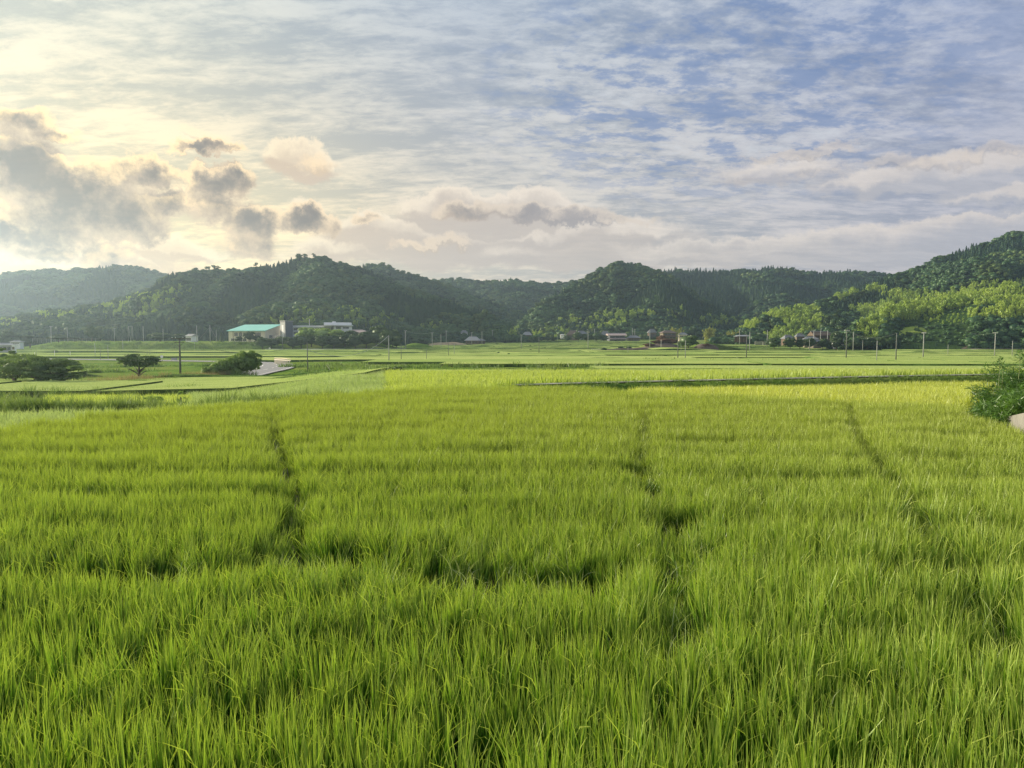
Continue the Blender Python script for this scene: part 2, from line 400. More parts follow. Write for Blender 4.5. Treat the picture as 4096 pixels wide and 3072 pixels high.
# ------------------------------------------------------------------ the lie of the land
PR = np.array([(-200,2.0),(-6,1.2),(-1,.4),(2,0),(40,0),(42,-.45),(74,-.45),(79,-1.25),(130,-2.2),(180,-3.5),(230,-4.3),(300,-4.8),(430,-4.9),(520,-4.3),(600,-2.9),(700,-1.4),(900,2),(1700,6)])
PL = np.array([(-200,2.0),(-6,1.2),(-1,.4),(2,0),(29,0),(31,.15),(34,-.2),(44,-1.2),(60,-1.9),(90,-2.7),(125,-3.7),(200,-4.4),(300,-4.8),(430,-4.9),(520,-4.3),(600,-2.9),(700,-1.4),(900,2),(1700,6)])
ROAD = [at(820,1525,90), at(900,1512,100), at(1000,1490,112), at(1085,1474,128), at(1116,1463,145), at(1098,1455,162), at(1035,1450,180), at(880,1446,205), at(600,1441,230), at(300,1437,245), at(-200,1433,255)]
PATH = [at(2060,1540,47), at(2200,1535,48.5), at(2560,1526,50), at(3072,1515,51.5), at(3584,1504,54.5), at(4000,1497,57.5), at(4700,1488,62)]
WALL = [Vector((19.0,31,0)), Vector((16.75,26,0)), Vector((14.95,21,0)), Vector((13.3,16,0)), Vector((9.8,4,0)), Vector((7.5,-4,0))]
def polydist(x, y, pts):
    best = np.full(x.shape, 1e9); zz = np.zeros(x.shape)
    for a, b in zip(pts[:-1], pts[1:]):
        dx, dy = b.x-a.x, b.y-a.y; L = dx*dx+dy*dy
        t = np.clip(((x-a.x)*dx+(y-a.y)*dy)/L, 0, 1)
        d = np.hypot(x-(a.x+t*dx), y-(a.y+t*dy)); m = d < best
        best = np.where(m, d, best); zz = np.where(m, a.z+(b.z-a.z)*t, zz)
    return best, zz
def wallx(y): return np.interp(y, [p.y for p in WALL[::-1]], [p.x for p in WALL[::-1]])
def H(x, y, base=False):
    x = np.asarray(x, float); y = np.asarray(y, float); x, y = np.broadcast_arrays(x, y)
    s = x/np.maximum(y, 20)
    l = np.interp(y, PL[:, 0], PL[:, 1]); r = np.interp(y, PR[:, 0], PR[:, 1])
    k = sst(s, -.42, -.2); z = l*(1-k)+r*k
    z = z+(vnoise(x, y, 35, 3)-.5)*.16*sst(y, 45, 90)
    # school terrace
    k = sst(y, 404, 424)*(1-sst(s, -.19, -.15))*sst(s, -.67, -.60); z = z*(1-k)+(-.5)*k
    # left edge terrace, hidden behind the shrubs
    # knoll with the red shrubs
    cxk, cyk = at(2665, 1395, 400).x, 415; kk = np.exp(-(((x-cxk)/13)**2+((y-cyk)/14)**2)); z = z+4.5*kk
    cxk = at(2860, 1395, 400).x; kk = np.exp(-(((x-cxk)/9)**2+((y-(cyk+5))/12)**2)); z = z+4.2*kk
    d, zr = polydist(x, y, ROAD); k = 1-sst(d, 4.2, 12); z = z*(1-k)+(zr-.12)*k
    d, zr = polydist(x, y, PATH); k = (1-sst(d, .9, 2.6)); z = z*(1-k)+(zr-.05)*k
    k = sst(x-wallx(y), .15, .5)*(1-sst(y, 31, 33)); z = z*(1-k)+np.interp(y, [21, 25], [1.3, .35])*k
    return z
def H1(x, y): return float(H(np.array([x]), np.array([y]))[0])
def on_ground(px, py, d0=60, d1=1000):            # where the line of sight through a photo pixel meets the ground
    D = np.arange(d0, d1, 1.0); dr = raydir(px, py); t = D/dr[1]
    z = CAMZ+dr[2]*t; h = H(dr[0]*t, D); i = np.argmax(z <= h)
    if not (z <= h).any(): i = int(np.argmin(z-h))
    return float(D[i])
def stand(px, py, d0=60, d1=1000):
    D = on_ground(px, py, d0, d1); p = at(px, py, D); return Vector((p.x, D, H1(p.x, D))), D

def grassy(name, a, b, c, sc=.25):
    m = newmat(name); P = geo()
    n1 = noise(VM('MULTIPLY', P, (1, .6, 1)), sc, 5, .6); n2 = noise(P, 3.0, 5, .7); n3 = noise(P, .05, 3, .5)
    col = mix(ss(n1, .35, .65), a, b); col = mix(M('MULTIPLY', ss(n3, .45, .62), .6), col, c)
    col = mix(1.0, col, mix(ss(n2, .3, .7), (.7, .7, .7), (1.25, 1.25, 1.2)), 'MULTIPLY')
    n = bump(n2, .35)
    d = T.nt.nodes.new('ShaderNodeBsdfDiffuse'); put(d.inputs[0], col); put(d.inputs['Normal'], n)
    finish(d.outputs[0]); return m
m_grass = grassy('grass_ground', (.10,.19,.035), (.18,.28,.05), (.26,.30,.08))
m_mud = plain('wet_mud', (.035,.03,.018), .6, .3, 3, .03)
m_road = plain('asphalt', (.21,.215,.225), .9, .08, 1.5, .004)
m_conc = plain('concrete', (.24,.245,.20), .9, .3, 1.2, .01)
m_paint = plain('white_road_paint', (.75,.75,.72), .7, .08, 4)

def sheet(xs, ys):
    X, Y = xs, ys; n, m = X.shape; V = np.stack([X, Y, H(X, Y)], -1).reshape(-1, 3)
    i = np.arange(n-1)[:, None]*m+np.arange(m-1)[None, :]
    return V, np.stack([i, i+1, i+m+1, i+m], -1).reshape(-1, 4)
ys = np.concatenate([np.arange(-60, 0, 6), np.arange(0, 66, .6), np.arange(66, 260, 2.0), np.arange(260, 720, 4.0), np.arange(720, 1800, 25.0)])
cs = np.linspace(-1.15, 1.15, 420)
Y = np.repeat(ys[:, None], len(cs), 1); X = cs[None, :]*(np.maximum(Y, 0)+26)
V, Q = sheet(X, Y)
link('ground', mesh_np('ground', V, Q, mat=m_grass, smooth=True), kind='structure')

def ribbon(name, pts, w, dz, mat, sub=6, off=0.0, dash=None, **k):
    P = []
    for a, b in zip(pts[:-1], pts[1:]):
        for i in range(sub): P.append(a.lerp(b, i/sub))
    P.append(pts[-1])
    for _ in range(3): P = [P[0]]+[(P[i-1]+P[i]*2+P[i+1])/4 for i in range(1, len(P)-1)]+[P[-1]]
    m = MB(); acc = 0
    L = []
    for i, p in enumerate(P):
        d = (P[min(i+1, len(P)-1)]-P[max(i-1, 0)]); n = Vector((d.y, -d.x, 0)).normalized()
        c = p+n*off; L.append((c-n*w/2+Vector((0,0,dz)), c+n*w/2+Vector((0,0,dz))))
    for i in range(len(L)-1):
        acc += (P[i+1]-P[i]).length
        if dash and (acc % dash) > dash*.5: continue
        m.add([L[i][0], L[i][1], L[i+1][1], L[i+1][0]], [(0, 1, 2, 3)])
    return m.build(name, mat, **k)
ribbon('road', ROAD, 7.0, .02, m_road, 8, kind='structure')
ribbon('road_marking', ROAD, .16, .03, m_paint, 8, 2.9, kind='structure')
ribbon('road_marking', ROAD, .16, .03, m_paint, 8, -2.9, kind='structure')
ribbon('road_marking', ROAD, .14, .03, m_paint, 24, 0, dash=8, kind='structure')
ribbon('path', PATH, 1.1, .02, m_conc, 6, kind='structure')
m = MB(); m.add([(-30,-3,.24),(8.3,-3,.24),(13.4,16,.24),(16.8,26,.24),(22,39,.24),(22,40.6,.24),(-32,26,.24)], [(0,1,2,3,4,5,6)]); m.build('field', m_mud, kind='structure')

# ------------------------------------------------------------------ hills
# name, silhouette of the ground in photo pixels, foot distance, ridge distance (by px), tree height
def I(px, pts): return np.interp(px, [p[0] for p in pts], [p[1] for p in pts])
HILLS = {
 'far_left': dict(sil=[(-900,1120),(-300,1110),(0,1112),(120,1098),(190,1094),(300,1095),(400,1083),(470,1078),(540,1078),(600,1089),(660,1102),(750,1135),(900,1200),(1100,1300)], foot=[(0,850)], ridge=[(0,1150)], th=9, seed=1),
 'school_hill': dict(sil=[(-900,1330),(-400,1310),(0,1285),(150,1270),(300,1252),(400,1238),(500,1212),(600,1172),(704,1118),(787,1104),(880,1099),(972,1099),(1065,1080),(1157,1064),(1204,1052),(1278,1050),(1343,1064),(1435,1088),(1500,1108),(1574,1146),(1713,1192),(1852,1240),(1944,1268),(2000,1305),(2060,1350),(2150,1400)], foot=[(-900,480),(900,490),(1500,500),(1700,560),(2060,600)], ridge=[(-400,620),(400,680),(1200,740),(1700,720),(2060,640)], th=10, seed=2),
 'second_ridge': dict(sil=[(1200,1180),(1400,1100),(1481,1073),(1537,1072),(1593,1098),(1713,1132),(1850,1180),(2000,1240),(2150,1300),(2300,1370)], foot=[(0,740)], ridge=[(0,960)], th=10, seed=3),
 'back_ridge': dict(sil=[(1500,1160),(1713,1135),(1780,1128),(1900,1134),(2048,1131),(2140,1137),(2196,1147),(2298,1138),(2400,1140),(2600,1180),(2800,1250)], foot=[(0,950)], ridge=[(0,1250)], th=10, seed=4),
 'centre_hill': dict(sil=[(1960,1390),(2060,1325),(2140,1240),(2230,1180),(2298,1142),(2353,1118),(2400,1092),(2446,1073),(2520,1070),(2576,1082),(2640,1098),(2696,1129),(2752,1170),(2816,1216),(2881,1254),(2937,1281),(3050,1350),(3150,1400)], foot=[(0,690)], ridge=[(2000,760),(2500,940),(3100,760)], th=9, seed=5),
 'right_ridge': dict(sil=[(2500,1150),(2640,1094),(2715,1088),(2835,1091),(2927,1096),(3020,1086),(3066,1080),(3140,1084),(3196,1100),(3270,1105),(3344,1096),(3418,1091),(3483,1102),(3560,1115),(3800,1150),(4100,1200)], foot=[(0,860)], ridge=[(0,1200)], th=11, seed=6),
 'right_hill': dict(sil=[(2850,1400),(2918,1362),(2974,1320),(3048,1270),(3140,1246),(3251,1232),(3344,1195),(3427,1168),(3492,1142),(3529,1124),(3622,1098),(3696,1072),(3761,1045),(3807,1026),(3881,1000),(3955,981),(4011,955),(4094,938),(4300,860),(4700,800),(5200,780)], foot=[(2850,560),(3400,520),(4100,500)], ridge=[(2850,600),(3100,640),(3500,760),(4100,820)], th=10, seed=7),
 'bamboo_spur': dict(sil=[(3300,1415),(3372,1345),(3437,1300),(3492,1272),(3576,1243),(3668,1218),(3779,1212),(3853,1200),(3946,1182),(4039,1162),(4094,1155),(4400,1100),(4800,1080),(5200,1120)], foot=[(3300,426),(3600,414),(3900,404),(4800,390)], ridge=[(3300,440),(3600,500),(4100,530)], th=10, seed=8),
}
def hill_z(h, x, y):
    px = CX+F*x/y; Df = I(px, h['foot']); Dr = I(px, h['ridge']); t = (y-Df)/(Dr-Df)
    py = I(px, h['sil']); zr = CAMZ+(HOR-py)/F*Dr; zf = H(x*Df/y, Df)-.3
    tt = np.clip(t, 0, 1)
    z = zf+(zr-zf)*(.75*tt**.9+.25*sst(tt, 0, 1))
    amp = np.clip((zr-zf)/60, 0, 1)
    sp = (np.abs(vnoise(x, y*.45, 60, h['seed'])-.5)*2-.5)*22+(vnoise(x, y, 22, h['seed']+9)-.5)*7
    z = z+sp*amp*np.sin(np.pi*np.clip(t, 0, 1))**.8
    z = z-np.maximum(t-1, 0)*(zr-zf)*.9-np.maximum(-t, 0)*60
    z = z+(vnoise(px, px*0, 26, h['seed']+3)-.5)*3*sst(t, .6, 1)
    return z, t
m_hill = grassy('forest_floor', (.03,.06,.02), (.045,.085,.025), (.06,.10,.03), .08)
for nm, h in HILLS.items():
    p0, p1 = h['sil'][0][0], h['sil'][-1][0]
    pxs = np.arange(p0, p1+1, 14.0); ts = np.concatenate([np.linspace(-.03, 1, 34), [1.1, 1.3, 1.7]])
    PX = np.repeat(pxs[None, :], len(ts), 0); Df = I(PX, h['foot']); Dr = I(PX, h['ridge'])
    Y = Df+(Dr-Df)*ts[:, None]; X = (PX-CX)/F*Y
    Z, _ = hill_z(h, X, Y); n, mm = X.shape
    V = np.stack([X, Y, Z], -1).reshape(-1, 3); i = np.arange(n-1)[:, None]*mm+np.arange(mm-1)[None, :]
    Q = np.stack([i, i+1, i+mm+1, i+mm], -1).reshape(-1, 4)
    link('hill', mesh_np('hill', V, Q, mat=m_hill, smooth=True), kind='structure')

# ------------------------------------------------------------------ forests on the hills (uncountable woods)
m_leafdark = leafmat('evergreen_leaves', (.014,.050,.021), (.110,.205,.065), trans=.18, gloss=.03, fieldscale=.02)
m_leafcon = leafmat('cedar_needles', (.012,.042,.022), (.038,.095,.040), trans=.10, gloss=.02, fieldscale=.02)
m_leafbam = leafmat('bamboo_leaves', (.19,.31,.05), (.46,.57,.12), trans=.35, gloss=.04, fieldscale=.03)
m_bark = plain('bark', (.10,.08,.06), .9, .3, 4, .02)
r = np.random.default_rng(11)
protos = []
def pm(nm, vqt, mat):
    V, Q, t = vqt; protos.append(mesh_np(nm, V, Q, attrs={'tint': t}, mat=mat))
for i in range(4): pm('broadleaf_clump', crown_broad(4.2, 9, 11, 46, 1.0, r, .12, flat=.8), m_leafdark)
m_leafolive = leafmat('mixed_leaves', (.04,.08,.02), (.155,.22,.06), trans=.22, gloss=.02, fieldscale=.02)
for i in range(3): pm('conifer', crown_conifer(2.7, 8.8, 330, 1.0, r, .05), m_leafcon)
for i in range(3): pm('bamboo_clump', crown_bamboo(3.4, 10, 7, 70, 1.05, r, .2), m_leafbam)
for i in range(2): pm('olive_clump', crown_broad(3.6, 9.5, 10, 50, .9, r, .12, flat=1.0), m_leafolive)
wood = proto_coll('hill_trees', protos)
BAM = [(2974,1275,60,26),(3060,1232,100,22),(3180,1212,110,20),(3190,1270,95,60),(3125,1310,70,40),(3370,1160,60,22),(3500,1140,50,14),(3620,1160,95,16),
       (3560,1225,150,40),(3700,1195,150,40),(3850,1180,150,40),(4000,1150,150,50),(3480,1290,60,50),(4100,1180,150,50),(3800,1240,90,25),(3950,1225,110,25),
       (2230,1310,80,25),(2330,1285,100,28),(2430,1265,110,28),(2500,1245,90,18),(2180,1325,60,20),(2060,1315,30,25),(2680,1238,80,18),(2860,1270,60,18),
       (620,1185,90,22),(520,1215,120,16),(420,1235,90,14),(260,1250,80,12),(160,1235,50,12),(700,1150,60,20),(1230,1240,90,16),(1370,1235,70,14),(1440,1262,80,20),(1560,1262,70,22),(1750,1290,60,18),(560,1240,90,14),(40,1280,60,12),(1180,1270,120,14)]
NS = {'far_left': 5.2, 'school_hill': 3.9, 'second_ridge': 4.8, 'back_ridge': 5.6, 'centre_hill': 4.1, 'right_ridge': 5.2, 'right_hill': 3.9, 'bamboo_spur': 3.7}
names = {'far_left': 'woods covering the far hill at the left', 'school_hill': 'dense mixed woods covering the hill behind the school', 'second_ridge': 'dark woods on the ridge behind the school hill', 'back_ridge': 'bluish woods on the low ridge closing the valley',
         'centre_hill': 'dark woods on the round hill behind the village', 'right_ridge': 'conifer woods along the back ridge with spiky skyline', 'right_hill': 'woods and bamboo covering the steep hill at the right', 'bamboo_spur': 'sunlit bamboo and trees on the spur nearest the right'}
for nm, h in HILLS.items():
    p0, p1 = max(h['sil'][0][0], -350), min(h['sil'][-1][0], 4500)
    fo = [I(p, h['foot']) for p in (p0, p1, (p0+p1)/2)]; ri = [I(p, h['ridge']) for p in np.linspace(p0, p1, 9)]
    y0, y1 = min(fo), max(ri)+25; st = NS[nm]
    xa, xb = (p0-CX)/F*y1, (p1-CX)/F*y1; xa = min(xa, (p0-CX)/F*y0); xb = max(xb, (p1-CX)/F*y0)
    gx, gy = np.meshgrid(np.arange(xa, xb, st), np.arange(y0, y1, st)); gx = gx.ravel(); gy = gy.ravel()
    gx = gx+r.uniform(-.45, .45, gx.shape)*st; gy = gy+r.uniform(-.45, .45, gy.shape)*st
    px = CX+F*gx/gy; z, t = hill_z(h, gx, gy)
    k = (px > p0) & (px < p1) & (t > -.01) & (t < 1.10) & (z > H(gx, gy)-2.5)
    gx, gy, z, t, px = gx[k], gy[k], z[k], t[k], px[k]; n = len(gx)
    py = HOR-(z+6-CAMZ)/gy*F
    bam = np.full(n, -1.0)
    for (bx, by, rx, ry) in BAM: bam = np.maximum(bam, 1-((px-bx)/rx)**2-((py-by)/ry)**2)
    bam = bam+(vnoise(gx, gy, 14, 5)-.5)*1.2
    con = vnoise(gx, gy, 45, h['seed']+20)-.10*(t > .85)
    if nm == 'right_ridge': con = con+.22
    kind = np.where(bam > .15, 2, np.where(con > .60, 1, 0))
    if nm in ('far_left', 'second_ridge', 'back_ridge', 'right_ridge'): kind = np.where(kind == 2, 0, kind)
    if nm in ('school_hill', 'centre_hill'): kind = np.where((kind == 2) & (r.uniform(size=n) < .45), 0, kind)
    idx = np.where(kind == 0, r.integers(0, 4, n), np.where(kind == 1, 4+r.integers(0, 3, n), 7+r.integers(0, 3, n)))
    sc_ = r.uniform(.55, 1.3, n)*np.where(kind == 1, r.uniform(.75, 1.15, n), 1)*st/5.3
    S = np.stack([sc_*r.uniform(.85, 1.2, n), sc_*r.uniform(.85, 1.2, n), sc_*np.where(kind == 0, r.uniform(.7, 1.1, n), .95)], 1)
    ol = (kind == 0) & (vnoise(gx, gy, 30, h['seed']+50)+.25*vnoise(gx, gy, 8, 51) > .72) & (r.uniform(size=n) < .55); idx = np.where(ol, 10+r.integers(0, 2, n), idx)
    if nm in ('right_ridge', 'back_ridge', 'far_left'): S[:, 2] *= .85
    S[:, :] *= np.where((px > 3590) & (px < 3870) & (gy < 478) & (nm == 'bamboo_spur'), .42, 1.0)[:, None]
    rot = np.stack([r.uniform(-.06, .06, n), r.uniform(-.06, .06, n), r.uniform(0, 6.28, n)], 1)
    print('forest', nm, n)
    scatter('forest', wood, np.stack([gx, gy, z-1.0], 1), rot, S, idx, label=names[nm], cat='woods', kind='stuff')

# grass terrace cut into the hillside
m_terr = grassy('terrace_grass', (.22,.32,.06), (.34,.42,.09), (.30,.30,.10), .4)
mt = MB()
for (pa, pb, D0, y0, D1, y1, dy) in [(3596, 3740, 448, 1336, 456, 1322, -8), (3612, 3790, 457, 1321, 466, 1311, -10), (3640, 3850, 467, 1309, 478, 1299, -11)]:
    n = 10
    for i in range(n):
        u0, u1 = i/n, (i+1)/n; xa, xb = pa+(pb-pa)*u0, pa+(pb-pa)*u1
        f = lambda u: dy*u-5*math.sin(u*3)
        mt.add([at(xa, y0+f(u0), D0), at(xb, y0+f(u1), D0), at(xb, y1+f(u1), D1), at(xa, y1+f(u0), D1), at(xa, y0+f(u0)+34, D0-3), at(xb, y0+f(u1)+34, D0-3)], [(0, 1, 2, 3), (4, 5, 1, 0)])
mt.build('terrace', m_terr, kind='structure')

# ------------------------------------------------------------------ rice
m_blade = leafmat('rice_blades', (.038,.138,.010), (.135,.30,.022), tip=(.44,.52,.12), trans=.30, gloss=.035, far=((.17,.215,.035), (.33,.365,.08)), fieldscale=.16, transcol=(1.2,1.3,.4), locvar=.35)  # tips naturally yellower; lit-tip, shaded-base contrast is painted in too
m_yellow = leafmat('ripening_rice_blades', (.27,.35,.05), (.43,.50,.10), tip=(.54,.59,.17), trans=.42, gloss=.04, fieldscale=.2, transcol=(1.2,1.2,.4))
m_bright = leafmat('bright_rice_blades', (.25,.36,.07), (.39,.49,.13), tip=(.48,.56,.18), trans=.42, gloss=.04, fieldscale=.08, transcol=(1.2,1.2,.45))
def blades(n, hmin, hmax, w, base_r, splay, curl, r, pan=0, seg=4, droop=.2):
    """n tapering curved blades rooted in a small tuft; pan of them are drooping seed heads"""
    V, Q, tint, hh = [], [], [], []
    for i in range(n+pan):
        isp = i >= n
        a = r.uniform(0, 2*math.pi); br = base_r*math.sqrt(r.uniform()); L = r.uniform(hmin, hmax)*(1.0 if isp else 1)
        sp = abs(r.normal(0, splay)); cu = r.uniform(0, curl)
        if not isp and r.uniform() < droop: cu += r.uniform(.5, 1.5)
        if isp: cu = r.uniform(.9, 2.1)
        ph = r.uniform(0, math.pi) if not isp else a+math.pi/2
        x, y, z = math.cos(a)*br, math.sin(a)*br, 0; ang = sp; b = len(V); tt = r.uniform(0, 1)
        ns = seg+(2 if isp else 0); ww = w*r.uniform(.6, 1.2)
        for j in range(ns+1):
            u = j/ns
            if isp: wd = w*.25 if u < .7 else w*(.9+.3*math.sin(j*9))*(1.05-u)*2.6
            else: wd = ww*(.55+.9*u if u < .45 else (1-u)*1.75)+.0006
            V.append((x-math.sin(ph)*wd*.5, y+math.cos(ph)*wd*.5, z)); V.append((x+math.sin(ph)*wd*.5, y-math.cos(ph)*wd*.5, z))
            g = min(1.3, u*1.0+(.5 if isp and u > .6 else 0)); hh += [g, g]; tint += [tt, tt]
            if j < ns:
                st = L/ns; a2 = ang+cu*(u**2.5); x += math.cos(a)*math.sin(a2)*st; y += math.sin(a)*math.sin(a2)*st; z += math.cos(a2)*st
                Q.append((b+2*j, b+2*j+1, b+2*j+3, b+2*j+2))
    return np.array(V), np.array(Q), np.array(tint), np.array(hh)
def tuftset(name, mat, k, r, **kw):
    out = []
    for i in range(k):
        V, Q, t, hh = blades(r=r, **kw); out.append(mesh_np(name, V, Q, attrs={'tint': t, 'hh': hh}, mat=mat))
    return proto_coll(name+'_tufts', out)
r = np.random.default_rng(5)
def gaps(x, y):                                    # thinned tracks and lodged spots in the near field
    g = np.zeros(np.shape(x)); px = CX+F*x/np.maximum(y, 1); py = HOR+F*2.65/np.maximum(y, 1)
    def hole(cx, cy, rx, ry, s=1):
        nonlocal g; g = np.maximum(g, s*(1-((px-cx)/rx)**2-((py-cy)/ry)**2))
    for q in [(1050,2370,90,50),(1020,2320,120,20,.6),(1830,2255,110,22,.9),(1900,2900,130,70),(1960,3010,120,60),(2740,2560,70,50),(2700,2180,45,30,.8),(3500,2480,60,40,.8),(3850,2200,60,60,.8),(420,2230,140,40,.7),(430,2600,200,40,.6),(1400,2790,90,50,.7),(2980,2380,90,30,.6),(1180,1950,60,60,.8),(1150,1850,40,60,.6),(1450,2560,160,30,.6),(3200,2900,90,40,.5),(2100,2700,80,30,.5),(1700,2500,80,25,.5)]: hole(*q)
    def line(pts, w, s):
        nonlocal g
        P = [Vector(((p[0]-CX)/F*(F*2.65/(p[1]-HOR)), F*2.65/(p[1]-HOR), 0)) for p in pts]
        d, _ = polydist(np.asarray(x, float), np.asarray(y, float), P); g = np.maximum(g, s*(.55+.9*vnoise(x, y, 1.7, 71))*(1-(d/w)**2))
    pk = vnoise(np.asarray(x)*.55+9, np.asarray(y), .95, 61)+.35*(vnoise(x, y, 3.5, 62)-.5); g = np.maximum(g, sst(pk, .79, .92)*.97*(np.asarray(y) < 16)*(np.asarray(y) > 4.9))
    line([(1080,1640),(1120,1780),(1180,1960),(1150,2200)], .30, .78)
    line([(2590,1640),(2560,1790),(2690,2080),(2740,2560)], .28, .78)
    line([(3400,1600),(3440,1720),(3560,1850),(3850,2250),(4100,2600)], .28, .78)
    return g
# the near field
AFAR = [(-1500,18),(-400,19.5),(0,22.4),(400,26),(900,30),(1100,32),(1400,35.6),(1540,37.5),(2048,40.3),(2400,39),(2560,35.6),(3000,33.4),(3400,31.1),(3700,29.9),(3900,28.5),(4300,26)]
def field_pts(step, ymin, ymax, r, far=None, near=None, jx=.25, jy=.2):
    xs = np.arange(-34, 34, step); ysr = np.arange(ymin, ymax, step); gx, gy = np.meshgrid(xs, ysr); gx, gy = gx.ravel(), gy.ravel()
    gx = gx+r.normal(0, jx*step, gx.shape); gy = gy+r.normal(0, jy*step, gy.shape)
    return gx, gy
def near_rice(name, coll, ncoll, step, y0, y1, sc0, r, label):
    gx, gy = field_pts(step, y0, y1, r); px = CX+F*gx/np.maximum(gy, .5)
    k = (np.abs(gx) < gy*.80+4.5) & (gy < I(px, AFAR)) & (gx < wallx(gy)-.25) & (gy >= y0) & (gy < y1)
    g = gaps(gx, gy); k &= (r.uniform(size=len(gx)) > np.where(g > .85, g*.9, g*.35))
    gx, gy, g = gx[k], gy[k], g[k]; n = len(gx)
    wave = .86+.20*vnoise(gx*.55, gy*1.5, 1.35, 1)+.14*vnoise(gx, gy, 5, 2)
    ph = (gy+.05*gx+1.3*vnoise(gx, gy, 7, 41)+.5*vnoise(gx, gy, 2.5, 43))/2.15; fr = np.abs(ph-np.floor(ph)-.5)
    wave = wave*(1-.27*(1-sst(fr, .0, .20))*sst(gy, 5.2, 8)*(.35+.95*vnoise(gx*.6, gy, 5, 47)))
    s = sc0*wave*r.uniform(.84, 1.12, n)*(1-.26*np.clip(g, 0, 1))
    lodge = sst(vnoise(gx, gy, 3.1, 8), .66, .88)*.22+np.clip(g, 0, 1)*.4
    la = vnoise(gx, gy, 4.0, 4)*6.28*1.2
    tx, ty = np.cos(la)*(lodge+.03), np.sin(la)*(lodge+.03)
    rot = np.stack([tx+r.normal(0, .035, n), ty+r.normal(0, .035, n)-.04, r.uniform(0, 6.28, n)], 1)
    print(name, n)
    return scatter(name, coll, np.stack([gx, gy, np.full(n, .24)], 1), rot, np.stack([s*1.05, s*1.05, s], 1), r.integers(0, ncoll, n), label=label, cat='rice', kind='stuff')
near = tuftset('rice_plant', m_blade, 7, r, n=30, hmin=.66, hmax=.98, w=.025, base_r=.06, splay=.16, curl=.16, pan=3, seg=3, droop=.06)
midr = tuftset('rice_plant_mid', m_blade, 5, r, n=24, hmin=.64, hmax=.95, w=.025, base_r=.09, splay=.13, curl=.25, pan=4, seg=3, droop=.08)
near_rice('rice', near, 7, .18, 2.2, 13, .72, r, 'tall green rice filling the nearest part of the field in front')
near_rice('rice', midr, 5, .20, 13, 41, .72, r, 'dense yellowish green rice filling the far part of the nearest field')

m_stray = leafmat('pale_bent_leaves', (.30,.40,.16), (.50,.56,.32), trans=.4, gloss=.06)
stray = tuftset('stray_leaf', m_stray, 4, r, n=4, hmin=.8, hmax=1.05, w=.02, base_r=.08, splay=.3, curl=1.2, seg=6, droop=.9, pan=2)
n = 900; gy = 3+24*r.uniform(size=n)**1.3; gx = r.uniform(-.8, .8, n)*gy; k = (vnoise(gx, gy, 1.6, 55) > .45) & (gx < wallx(gy)-.4); gx, gy = gx[k], gy[k]; n = len(gx)
scatter('rice', stray, np.stack([gx, gy, 0*gx+.24], 1), np.stack([r.normal(0, .1, n), r.normal(0, .1, n), r.uniform(0, 6.28, n)], 1), np.stack([np.ones(n)*.64]*3, 1), r.integers(0, 4, n), label='pale bent leaves and drooping heads among the nearest rice', cat='rice', kind='stuff')
# canopy slabs for the fields beyond
def canopymat(name, a, b, sc=.6, bd=.12):
    m = newmat(name); P = geo(); t = attr('tint')
    n1 = noise(P, sc, 6, .7); n2 = noise(P, 7, 3, .7); n3 = noise(VM('MULTIPLY', P, (.15, 1, 1)), .8, 4, .6)
    f = M('ADD', M('MULTIPLY', t, .55), M('ADD', M('MULTIPLY', ss(n1, .3, .7), .25), M('MULTIPLY', ss(n3, .3, .7), .25)))
    c = mix(f, a, b); c = mix(1.0, c, mix(ss(n2, .35, .65), (.72, .74, .7), (1.2, 1.18, 1.15)), 'MULTIPLY')
    d = T.nt.nodes.new('ShaderNodeBsdfDiffuse'); put(d.inputs[0], c); put(d.inputs['Normal'], bump(M('ADD', n2, n1), bd))
    finish(d.outputs[0]); return m
m_side = grassy('bank_side', (.06,.12,.03), (.12,.20,.05), (.15,.19,.07), .5)
m_can = canopymat('rice_canopy', (.24,.36,.09), (.48,.55,.19))
def slab(cells, h=.6):
    """cells: list of (xa, xb, ya(x), yb(x), tint, z or None); returns one mesh of raised crop blocks"""
    V, Q, t, mi = [], [], [], []
    for (xa, xb, fa, fb, tint, flat) in cells:
        n = max(2, int(abs(xb-xa)/8)+1); m = 4
        xs = np.linspace(xa, xb, n)
        za = None
        G = []
        for j in range(m):
            v = j/(m-1)
            for x in xs:
                y = fa(x)*(1-v)+fb(x)*v; sx = x*1.0
                G.append((sx, y))
        G = np.array(G); z = H(G[:, 0], G[:, 1])
        if flat:
            zz = z.reshape(m, n); zz = np.repeat(zz.max(0, keepdims=True), m, 0); z = (zz*.85+z.reshape(m, n)*.15).ravel()
        z = z+h
        b = sum(len(v) for v in V); V.append(np.column_stack([G, z]))
        i = np.arange(m-1)[:, None]*n+np.arange(n-1)[None, :]; Q.append(np.stack([i, i+1, i+n+1, i+n], -1).reshape(-1, 4)+b)
        t += [tint]*len(G)
        loop = list(range(n))+[j*n+n-1 for j in range(1, m)]+[(m-1)*n+i for i in range(n-2, -1, -1)]+[j*n for j in range(m-2, 0, -1)]
        Lp = V[-1][loop]; low = Lp.copy(); low[:, 2] = H(Lp[:, 0], Lp[:, 1])-.1
        b2 = sum(len(v) for v in V); V.append(np.concatenate([Lp, low])); k = len(loop)
        Q.append(np.array([(b2+i, b2+k+i, b2+k+(i+1) % k, b2+(i+1) % k) for i in range(k)])); t += [tint*.3]*(2*k); mi += [0]*(3*(n-1))+[1]*k
    return np.concatenate(V), np.concatenate(Q), np.array(t), mi
